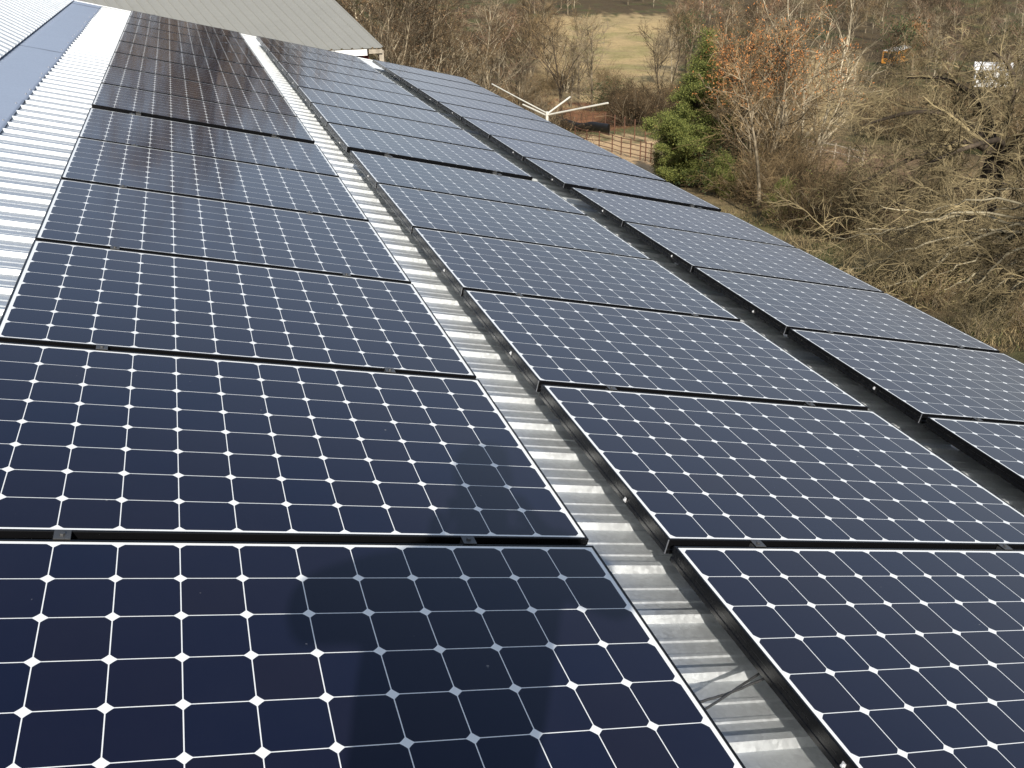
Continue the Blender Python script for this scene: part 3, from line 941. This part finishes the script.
wood_zone(110, 37.5, 52, 130, 330, .5, .95, ((36.6, 38.3, 120, 250), (42.1, 42.9, 145, 190)))
tag(merged("far_woods", lst, mats_all), "mass of bare brown woods filling the valley beyond the pasture", None, None, "stuff")

# ---- tangled brush on the slopes
tag_far = None
rg = np.random.default_rng(9)
lst = []
def brush_zone(n, a0, a1, d0, d1, s0, s1, kinds):
    for _ in range(n):
        az = rg.uniform(a0, a1); D = math.sqrt(rg.uniform(d0 ** 2, d1 ** 2))
        lst.append((S_brush[rg.choice(kinds)], azpos(az, D), rg.uniform(s0, s1), rg.uniform(0, 6.28)))
brush_zone(18, 10.5, 15, 45, 90, .7, 1.3, [5])
brush_zone(24, 14, 20.5, 55, 105, .7, 1.2, [0, 1, 2, 5])
brush_zone(14, 18, 24.6, 128, 145, .6, .9, [0, 2, 4])
brush_zone(26, 24.4, 28, 98, 112, .7, 1.2, [5, 5, 0])
brush_zone(9, 28.6, 31.5, 54, 64, .7, 1.1, [0, 2, 4])
brush_zone(9, 31.5, 34.5, 47.5, 58, .7, 1.1, [0, 2, 4])
brush_zone(5, 34.5, 36.5, 43, 52, .6, .9, [0, 2, 4])
brush_zone(14, 29.5, 34.5, 66, 120, .8, 1.2, [0, 1, 2])
brush_zone(14, 34.5, 38, 36, 46, .4, .8, [0, 2, 4])
brush_zone(36, 38.6, 50, 84, 130, .8, 1.5, [0, 1, 2, 3])
brush_zone(7, 41, 50, 46, 68, .5, .8, [1, 3, 0])
brush_zone(7, 39, 52, 26, 42, .25, .45, [1, 3, 4])
brush_zone(8, 43, 53, 19, 25, .18, .32, [1, 3, 4, 0])
tag(merged("brush_thicket", lst, mats_all), "tangled brown brush and brambles covering the slope below the trees", None, None, "stuff")

# ---- grass and weeds
rg = np.random.default_rng(15)
cc = []
for (a0, a1, d0, d1, n) in ((38, 54, 15, 25, 9000), (30, 54, 24, 60, 26000), (19, 28, 86, 120, 4000), (33, 40, 60, 120, 5000)):
    az = np.radians(rg.uniform(a0, a1, n)); D = np.sqrt(rg.uniform(d0 ** 2, d1 ** 2, n))
    x, y = CAM.x + np.sin(az) * D, CAM.y + np.cos(az) * D
    keep = vnoise(x, y, 2.2, 31) > .35
    x, y = x[keep], y[keep]
    cc.append(np.stack([x, y, gz(x, y)], 1))
cc = np.concatenate(cc); n = len(cc)
a = rg.uniform(0, 6.28, n); h_ = rg.uniform(.06, .22, n) * np.clip((np.hypot(cc[:, 0] - CAM.x, cc[:, 1] - CAM.y) - 8) / 20, .35, 1)
t_ = np.stack([np.cos(a), np.sin(a), np.zeros(n)], 1)
ln = rg.normal(0, .5, (n, 3)); ln[:, 2] = 1
V = np.stack([cc - t_ * .012, cc + t_ * .012, cc + ln * h_[:, None] + t_ * .004, cc + ln * h_[:, None] - t_ * .004], 1).reshape(-1, 3)
gme = np_mesh("dry_grass", V, np.arange(n * 4).reshape(-1, 4)); gme.materials.append(M['grass'])
tag(link_mesh("dry_grass", gme), "dry tan grass and weeds on the slope", None, None, "stuff")

# ---- single plants one can point to
cedar1 = make_cedar(3, 8.9, 2.7, 130, 1700, .038)
plant("cedar_tree", cedar1, at_dist(690, 55), "tall bright green cedar beside the corral", "tree")
cedar2 = make_cedar(8, 4.2, 2.0, 60, 800, .038)
plant("cedar_tree", cedar2, at_dist(668, 57), "low green cedar at the left foot of the tall cedar", "tree", None, .8, 1.0)
plant("cedar_tree", cedar2, at_dist(722, 50.5), "small olive cedar sapling by the path, right of the tall cedar", "tree", None, .62, 2.2)
plant("cedar_tree", cedar2, at_dist(790, 42), "small dull green cedar sapling right of the pale-stemmed tree", "tree", None, .5, 4.2)
ev = make_shrub(70, 3.2, 1.6, 24, 'twig', ('leaf_dark', .9, 4, .09))
plant("evergreen_bush", ev, at_dist(612, 112), "round dark evergreen bush at the edge of the pasture", "bush", None, .95, .4)
plant("evergreen_bush", ev, at_dist(735, 53), "dark leafy bush under the orange-leaved tree", "bush", None, .75, 2.4)

fan, _ = make_tree(31, 9.5, 6, .02, 'bark_grey', 'twig', 1.0, 1.0, ('leaf_orange', .55, 5, .06), .6)
plant("orange_leaved_tree", fan, at_dist(757, 52), "many-stemmed bare tree with orange leaves still on its top", "tree", None, .88, .3)
plant("orange_leaved_tree", fan, at_dist(735, 64), "tree with sparse orange leaves rising behind the tall cedar", "tree", None, .85, 2.5)
st1, _ = make_tree(33, 10, 1, .05, 'bark_grey', 'twig', .7, .5, None, 0, .45)
plant("bare_tree", st1, at_dist(766, 44.5), "slim pale-trunked bare tree rooted at the path edge", "tree", None, .72, 1.2)
fan2, _ = make_tree(34, 10, 5, .12, 'bark_pale', 'twig_grey', .9, .9)
plant("bare_tree", fan2, at_dist(800, 58), "pale multi-stemmed bare tree leaning right above the broken rail fence", "tree", None, 1.05, 3.2)
drk, _ = make_tree(36, 9, 2, .1, 'bark_dark', 'twig_dark', .8, 1.2)
plant("bare_tree", drk, at_dist(660, 118), "dark branching tree at the right edge of the pasture", "tree", None, .95, 5.1)
plant("bare_tree", T_wood[4], at_dist(655, 150), "bare shrubby tree in front of the far houses at the pasture edge", "tree", None, .9, .6)
org, _ = make_tree(35, 9, 1, 0, 'bark_grey', 'twig', .9, 1.0, ('leaf_orange', .6, 3, .16))
plant("orange_leaved_tree", org, azpos(40.0, 205), "distant tree full of orange leaves right of the bus", "tree", None, .85, .4)
sh1 = make_shrub(66, 2.4, 1.2, 14, 'twig')
plant("bare_bush", sh1, at_dist(812, 39), "small leafless bush on the grassy slope right of the path", "bush", None, .85, .4)

# ---- the spreading oak with the dark trunk
def limb(pts, r0, r1, n=9):
    """smooth line through a few 3-D points"""
    P = np.array([tuple(p) for p in pts], float)
    t = np.linspace(0, len(P) - 1, n); out = []
    for x in t:
        i = min(int(x), len(P) - 2); f_ = x - i
        p0, p1, p2, p3 = P[max(i - 1, 0)], P[i], P[i + 1], P[min(i + 2, len(P) - 1)]
        out.append(.5 * ((2 * p1) + (p2 - p0) * f_ + (2 * p0 - 5 * p1 + 4 * p2 - p3) * f_ ** 2 + (3 * p1 - p0 - 3 * p2 + p3) * f_ ** 3))
    return np.array(out), np.linspace(r0, r1, n)
def oak(kind, base, limbs, trunk, seed, lab, trunk_m, twig_m, lv):
    o = empty(kind, base)
    off = np.array(tuple(base))
    rel = lambda pr_: (pr_[0] - off, pr_[1])
    trunk_ = [rel(t) for t in trunk]; limbs_ = [rel(l) for l in limbs]
    out, tips = woody(seed, limbs_, lv)
    V, Q = tubes_np(trunk_ + limbs_, 8); me = np_mesh("trunk", V, Q, smooth=True); link_mesh("trunk", me, M[trunk_m], o)
    V, Q = tubes_np(sum([out[k] for k in sorted(out)], []), 3); me = np_mesh("crown", V, Q); link_mesh("crown", me, M[twig_m], o)
    return tag(o, lab, "tree")
A3 = lambda px, py, D: at_dist(px, D, py)
b0 = at_dist(988, 36)
oak_lv = [dict(n=11, L=.36, ang=(25, 65), seg=5, wob=.2, up=-.02, t0=.12, rr=.55, rmin=.016),
          dict(n=7, L=.5, ang=(25, 60), seg=4, wob=.22, up=-.03, t0=.1, rr=.6, rmin=.010),
          dict(n=5, L=.55, ang=(25, 60), seg=3, wob=.22, up=-.03, t0=.1, rr=.65, rmin=.008),
          dict(n=3, L=.6, ang=(20, 55), seg=2, wob=.2, up=-.02, t0=.15, rr=.8, rmin=.005)]
cr = A3(996, 158, 36)
trunk = [limb([b0 - Vector((0, 0, .3)), A3(984, 205, 36), A3(992, 175, 36), cr], .46, .30, 8)]
limbs = [limb([A3(985, 178, 36), A3(950, 188, 35.5), A3(905, 202, 35), A3(872, 214, 34.5)], .15, .03),
         limb([cr, A3(975, 142, 36), A3(935, 150, 35.5), A3(890, 168, 35), A3(850, 190, 35)], .17, .03),
         limb([cr, A3(965, 120, 36.5), A3(915, 112, 36.5), A3(865, 125, 36)], .15, .03),
         limb([cr, A3(985, 110, 37), A3(950, 80, 37.5), A3(905, 78, 38)], .14, .03),
         limb([cr, A3(1010, 110, 36), A3(1012, 70, 36), A3(990, 50, 36)], .14, .03),
         limb([cr, A3(1030, 130, 35.5), A3(1060, 100, 35), A3(1100, 90, 35)], .15, .03),
         limb([cr, A3(1020, 165, 35), A3(1050, 180, 34), A3(1090, 190, 33)], .16, .03),
         limb([A3(988, 190, 36), A3(1015, 182, 38), A3(1040, 175, 40), A3(1080, 170, 42)], .13, .03),
         limb([cr, A3(990, 135, 38), A3(950, 115, 41), A3(900, 105, 44)], .13, .03),
         limb([cr, A3(1000, 140, 34), A3(960, 150, 32), A3(925, 165, 30.5)], .13, .03)]
oak("oak_tree", b0, limbs, trunk, 77, "wide oak with a thick dark trunk and drooping bare limbs", 'bark_dark', 'twig_tan', oak_lv)
b1 = at_dist(1120, 25)
near_lv = [dict(n=10, L=.32, ang=(20, 55), seg=6, wob=.14, up=-.03, t0=.15, rr=.6, rmin=.012),
           dict(n=5, L=.45, ang=(20, 55), seg=5, wob=.18, up=-.04, t0=.15, rr=.6, rmin=.009),
           dict(n=4, L=.5, ang=(20, 55), seg=4, wob=.2, up=-.04, t0=.1, rr=.65, rmin=.006),
           dict(n=2, L=.6, ang=(20, 55), seg=2, wob=.2, up=-.02, t0=.2, rr=.8, rmin=.0045)]
c1 = A3(1120, 235, 25)
trunk = [limb([b1 - Vector((0, 0, .3)), A3(1122, 290, 25), c1], .30, .22, 7)]
rgn = np.random.default_rng(21)
limbs = []
for (tx_, ty_, dd) in ((832, 238, 25.5), (848, 272, 24.6), (872, 290, 24), (902, 312, 23.6), (930, 338, 23), (962, 345, 22.6), (990, 352, 22.2), (880, 205, 27), (930, 190, 28), (965, 262, 24.5), (905, 258, 25.2), (1000, 300, 23), (858, 228, 26), (890, 275, 24.6), (945, 300, 23.6), (1005, 335, 22.4), (960, 222, 26.6), (1010, 262, 24.2), (925, 285, 24)):
    mx, my = 1120 + (tx_ - 1120) * .55, 238 + (ty_ - 238) * .45 - rgn.uniform(4, 26)
    qx, qy = 1120 + (tx_ - 1120) * .8, 238 + (ty_ - 238) * .75 - rgn.uniform(-2, 12)
    md = 25 + (dd - 25) * .6 + rgn.uniform(-.5, .5)
    limbs.append(limb([c1, A3(mx, my, md), A3(qx, qy, dd + rgn.uniform(-.3, .3)), A3(tx_, ty_, dd)], rgn.uniform(.03, .055), .008, 18))
    P_n = limbs[-1][0]; P_n[2:-1] += rgn.normal(0, .045, P_n[2:-1].shape)
limbs += [limb([c1, A3(1130, 190, 25), A3(1160, 150, 25), A3(1180, 120, 25)], .13, .03, 9),
          limb([c1, A3(1160, 230, 25), A3(1210, 240, 25), A3(1260, 250, 25)], .12, .03, 9)]
oak("oak_tree", b1, limbs, trunk, 78, "nearest bare tree, its pale limbs sweeping in from the right edge", 'bark_near', 'twig_tan', near_lv)

# ------------------------------------------------------------------ corral, fences and far things
M['rust'] = simple("rusty_pipe", (0.13, 0.062, 0.036), 0.75, 0.2, 0.4, 4)
M['wood_grey'] = simple("grey_wood", (0.30, 0.25, 0.19), 0.85, 0, 0.35, 6)
M['pvc'] = simple("white_pipe", (0.62, 0.60, 0.53), 0.45, 0, 0.12, 3)
def ground_pt(x, y, dz=0): return Vector((x, y, float(gz(x, y)) + dz))
def fence(name, lab, pts, hgt, rails, r_post, r_rail, mat, n_sub=3):
    root = empty(name, ground_pt(*pts[0][:2])); inv = -root.location
    tag(root, lab, "fence")
    P = []
    for i in range(len(pts) - 1):
        for k_ in range(n_sub):
            t = k_ / n_sub
            P.append(ground_pt(pts[i][0] * (1 - t) + pts[i + 1][0] * t, pts[i][1] * (1 - t) + pts[i + 1][1] * t))
    P.append(ground_pt(*pts[-1][:2]))
    for p in P:
        MB().tube([p + inv - Vector((0, 0, .3)), p + inv + Vector((0, 0, hgt + .06))], r_post, 6).build("post", mat, root)
    for h_ in rails:
        MB().tube([p + inv + Vector((0, 0, h_)) for p in P], r_rail, 5).build("rail", mat, root)
    return root
c_ = [ground_at(px, py) for px, py in ((575, 143), (612, 152.5), (640, 160), (656, 164))]
fence("pipe_corral_fence", "rusty pipe corral fence round the pale sand lot", c_, 1.35, (.3, .65, 1.0, 1.32), .045, .03, M['rust'])
c_ = [ground_at(px, py) for px, py in ((500, 112), (560, 125), (605, 132), (645, 142))]
fence("wire_fence", "thin wire fence with tall posts across the reddish ground", c_, 1.7, (.4, .8, 1.2, 1.6), .05, .012, M['rust'], 4)
c_ = [ground_at(px, py) for px, py in ((806, 155), (834, 159), (862, 166))]
fence("rail_fence", "broken grey wooden rail fence below the leaning trees", c_, 1.1, (.5, 1.0), .07, .05, M['wood_grey'], 2)

# black plastic windbreak on the corral
a0, a1 = (Vector((x_, y_, float(gz(x_, y_)))) for x_, y_, _d in (ground_at(549, 124), ground_at(609, 135.5)))
mb = MB(); ns = 26
for i in range(ns + 1):
    t = i / ns
    x, y = a0.x + (a1.x - a0.x) * t, a0.y + (a1.y - a0.y) * t
    sw = .10 * math.sin(t * 11) + .05 * math.sin(t * 27 + 1)
    top = 1.02 + .10 * math.sin(t * 7 + .5) + .05 * math.sin(t * 19) - .12 * t
    for (dx, z) in ((0, -.15), (0.05, .5), (0, top), (.06, top), (.11, .5), (.06, -.15)):
        p = ground_pt(x, y); mb.v.append((p.x + sw * .3 + dx, p.y + sw + dx, p.z + z))
for i in range(ns):
    for j in range(6):
        j2 = (j + 1) % 6
        mb.f.append((i * 6 + j, i * 6 + j2, i * 6 + 6 + j2, i * 6 + 6 + j))
mb.f += [(0, 1, 2, 3, 4, 5), tuple(ns * 6 + q for q in (5, 4, 3, 2, 1, 0))]
tag(mb.build("tarp", M['rubber'], None, True), "long black plastic tarp stretched low along the corral", "tarp")

# white pipes past the far corner of the eave
root = empty("pipe_rack", at_dist(548, 60)); inv = -root.location
tag(root, "white rack of splayed pipes standing past the eave", "pipe rack")
J = A3(547, 114, 60)
for q in ([J, A3(570, 97, 62)], [J + Vector((0, 0, -.06)), A3(608, 103, 57)], [J + Vector((0, 0, .05)), A3(520, 99, 62), A3(492, 84, 65)], [J + Vector((0, 0, -.1)), A3(523, 104.5, 62)]):
    MB().tube([p + inv for p in q], .055 if q[0] == J or len(q) == 2 else .04, 8).build("pipe", M['pvc'], root)
MB().tube([Vector((0, 0, -.2)), J + inv + Vector((0, 0, .14))], .09, 8).build("post", M['pvc'], root)

# school bus, half hidden in the woods
M['bus'] = simple("bus_yellow", (0.62, 0.26, 0.04), 0.4, 0, 0.1, 1)
M['glass'] = simple("dark_glass", (0.02, 0.025, 0.03), 0.1, 0, 0.1)
M['busroof'] = simple("white_roof", (0.8, 0.8, 0.8), 0.4, 0, 0.05)
p = at_dist(884, 205)
bus = empty("school_bus", p, (0, 0, R(30)))
tag(bus, "orange-yellow school bus with a white roof parked among the far trees", "bus")
BL = 9.5
mb = MB()
sec = [(-1.2, .55), (1.2, .55), (1.2, 2.2), (1.15, 2.75), (-1.15, 2.75), (-1.2, 2.2)]
for x in (-BL / 2, BL / 2 - 1.6): mb.v += [(x, y, z) for y, z in sec]
mb.f = [(5, 4, 3, 2, 1, 0), (6, 7, 8, 9, 10, 11)] + [(i, (i + 1) % 6, (i + 1) % 6 + 6, i + 6) for i in range(6)]
mb.box((BL / 2 - 1.6, -1.05, .55), (BL / 2, 1.05, 1.55))
mb.build("body", M['bus'], bus)
mb = MB()
sec = [(-1.15, 2.752), (1.15, 2.752), (.9, 3.0), (.4, 3.1), (-.4, 3.1), (-.9, 3.0)]
for x in (-BL / 2, BL / 2 - 1.6): mb.v += [(x, y, z) for y, z in sec]
mb.f = [(5, 4, 3, 2, 1, 0), (6, 7, 8, 9, 10, 11)] + [(i, (i + 1) % 6, (i + 1) % 6 + 6, i + 6) for i in range(6)]
mb.build("roof", M['busroof'], bus)
for i in range(8):
    x = -BL / 2 + .35 + i * .92
    MB().box((x, -1.215, 1.55), (x + .7, -1.203, 2.15)).build("window", M['glass'], bus)
MB().box((-BL / 2 - .012, -.95, 1.5), (-BL / 2 - .002, .95, 2.4)).build("rear_window", M['glass'], bus)
for x in (-BL / 2 + 2.2, BL / 2 - 1.4):
    for y in (-1.1, 1.1): MB().tube([(x, y - .13, .48), (x, y + .13, .48)], .48, 14).build("wheel", M['rubber'], bus)

# far white house and the pale houses beyond the pasture
M['housewhite'] = simple("white_boards", (0.8, 0.8, 0.78), 0.5, 0, 0.04)
M['shingle'] = simple("grey_shingle", (0.22, 0.21, 0.21), 0.8, 0, 0.2)
def house_far(px, D, lx, ly, hz, lab, rz, roofm='shingle'):
    o = empty("white_house", at_dist(px, D), (0, 0, rz))
    tag(o, lab, "house")
    MB().box((-lx / 2, -ly / 2, -1), (lx / 2, ly / 2, hz)).build("wall", M['housewhite'], o)
    mb = MB(); e = .3
    mb.v = [(-lx / 2 - e, -ly / 2 - e, hz - .03), (lx / 2 + e, -ly / 2 - e, hz - .03), (lx / 2 + e, ly / 2 + e, hz - .03), (-lx / 2 - e, ly / 2 + e, hz - .03),
            (-lx / 2 - e, 0, hz + ly * .22), (lx / 2 + e, 0, hz + ly * .22)]
    mb.f = [(0, 1, 5, 4), (2, 3, 4, 5), (0, 4, 3), (1, 2, 5), (3, 2, 1, 0)]
    mb.build("roof", M[roofm], o)
    for k_ in (-.3, .3): MB().box((lx * k_ - .45, -ly / 2 - .03, 1.0), (lx * k_ + .45, -ly / 2 - .005, 2.2)).build("window", M['glass'], o)
house_far(977, 165, 4.6, 4, 2.5, "small white house showing through bare branches at the right", R(-40), 'busroof')

# ------------------------------------------------------------------ the photographer, standing on the roof behind the camera
M['skin'] = simple("skin", (0.45, 0.27, 0.19), 0.5, 0, 0.08)
M['jacket'] = simple("dark_jacket", (0.03, 0.035, 0.05), 0.85, 0, 0.3, 20)
M['jeans'] = simple("jeans", (0.05, 0.07, 0.12), 0.9, 0, 0.3, 30)
M['hair'] = simple("brown_hair", (0.05, 0.03, 0.02), 0.7, 0, 0.3, 40)
def skinned(name, verts, edges, radii, mat, parent, sub=2, root=0):
    me = bpy.data.meshes.new(name)
    me.from_pydata(verts, edges, []); me.update()
    o = link_mesh(name, me, mat, parent)
    sk = o.modifiers.new("skin", 'SKIN'); sk.use_smooth_shade = True
    ss = o.modifiers.new("sub", 'SUBSURF'); ss.levels = sub; ss.render_levels = sub
    for i, r_ in enumerate(radii):
        d = me.skin_vertices[0].data[i]; d.radius = (r_, r_) if isinstance(r_, (int, float)) else r_; d.use_root = (i == root)
    return o
fz = roofp(0.76, -1.30, RN + .02)
per = empty("person", fz)
tag(per, "photographer in a dark jacket standing on the roof behind the camera", "person")
hx = .0
J_ = {'pelvis': (hx - .20, 0, .96), 'waist': (hx - .17, 0, 1.14), 'chest': (hx - .09, .02, 1.38), 'neck': (hx - .02, .05, 1.60), 'head': (hx, .09, 1.72), 'crown': (hx, .08, 1.84),
      'lsh': (hx - .29, .02, 1.50), 'lel': (hx - .43, .12, 1.44), 'lwr': (hx - .10, .24, 1.39), 'rsh': (hx + .11, .02, 1.50), 'rel': (hx + .34, .12, 1.27), 'rwr': (hx + .17, .24, 1.40),
      'lhip': (hx - .30, 0, .93), 'lkn': (hx - .32, .05, .53), 'lan': (-.32, 0, .17), 'lto': (-.32, .18, .12),
      'rhip': (hx - .10, 0, .93), 'rkn': (hx - .08, .05, .50), 'ran': (-.07, 0, .11), 'rto': (-.07, .18, .06)}
kk_ = list(J_); ed_ = [('pelvis', 'waist'), ('waist', 'chest'), ('chest', 'neck'), ('neck', 'head'), ('head', 'crown'), ('chest', 'lsh'), ('lsh', 'lel'), ('lel', 'lwr'),
                       ('chest', 'rsh'), ('rsh', 'rel'), ('rel', 'rwr'), ('pelvis', 'lhip'), ('lhip', 'lkn'), ('lkn', 'lan'), ('lan', 'lto'), ('pelvis', 'rhip'), ('rhip', 'rkn'), ('rkn', 'ran'), ('ran', 'rto')]
rad_ = dict(pelvis=.15, waist=.14, chest=.155, neck=.06, head=.10, crown=.085, lsh=.075, lel=.05, lwr=.034, rsh=.075, rel=.05, rwr=.034, lhip=.105, lkn=.07, lan=.05, lto=.035, rhip=.105, rkn=.07, ran=.05, rto=.035)
for side, w_ in ((-1, 'lwr'), (1, 'rwr')):
    wr = J_[w_]; q = 'l' if side < 0 else 'r'
    J_[q + 'pm'] = (wr[0] - side * .005, wr[1] + .05, wr[2] + .02); rad_[q + 'pm'] = .026; ed_.append((w_, q + 'pm'))
    for f_ in range(4):
        z = .022 * f_ - .033; ln = (.8, 1.0, 1.05, .95)[f_]
        ch_ = [(wr[0] - side * .005, wr[1] + .05 + .035 * ln, wr[2] + .03 + z), (wr[0] - side * .022, wr[1] + .05 + .055 * ln, wr[2] + .03 + z), (wr[0] - side * .042, wr[1] + .05 + .052 * ln, wr[2] + .03 + z)]
        pv = q + 'pm'
        for g_, c3 in enumerate(ch_):
            nm = q + 'f%d%d' % (f_, g_); J_[nm] = c3; rad_[nm] = (.0095, .0085, .0075)[g_]; ed_.append((pv, nm)); pv = nm
    pv = q + 'pm'
    for g_, c3 in enumerate([(wr[0] - side * .03, wr[1] + .055, wr[2] + .055), (wr[0] - side * .05, wr[1] + .075, wr[2] + .06)]):
        nm = q + 't%d' % g_; J_[nm] = c3; rad_[nm] = .0105 - .001 * g_; ed_.append((pv, nm)); pv = nm
kk_ = list(J_)
skinned("body", [J_[k_] for k_ in kk_], [(kk_.index(a_), kk_.index(b_)) for a_, b_ in ed_], [rad_[k_] for k_ in kk_], M['skin'], per)
jk = ['pelvis', 'waist', 'chest', 'lsh', 'lel', 'rsh', 'rel', 'lwr', 'rwr']
je = [(0, 1), (1, 2), (2, 3), (3, 4), (2, 5), (5, 6), (4, 7), (6, 8)]
skinned("jacket", [J_[k_] for k_ in jk], je, [rad_[k_] + .02 for k_ in jk], M['jacket'], per)
tk_ = ['pelvis', 'lhip', 'lkn', 'lan', 'rhip', 'rkn', 'ran']
skinned("trousers", [J_[k_] for k_ in tk_], [(0, 1), (1, 2), (2, 3), (0, 4), (4, 5), (5, 6)], [rad_[k_] + .012 for k_ in tk_], M['jeans'], per)
skinned("hair", [(hx, .05, 1.78), (hx, .07, 1.86)], [(0, 1)], [.10, .085], M['hair'], per)
# the phone in the hands, its lens edge beside the viewpoint
ph_ = empty("phone", CAM); ph_.matrix_world = cam.matrix_world.copy()
tag(ph_, "black phone held level in both of the photographer's hands", "phone")
MB().box((-.012, -.042, .012), (.118, .018, .021)).build("case", M['rubber'], ph_)
MB().box((-.006, -.038, .0213), (.112, .014, .0222)).build("screen", M['glass'], ph_)
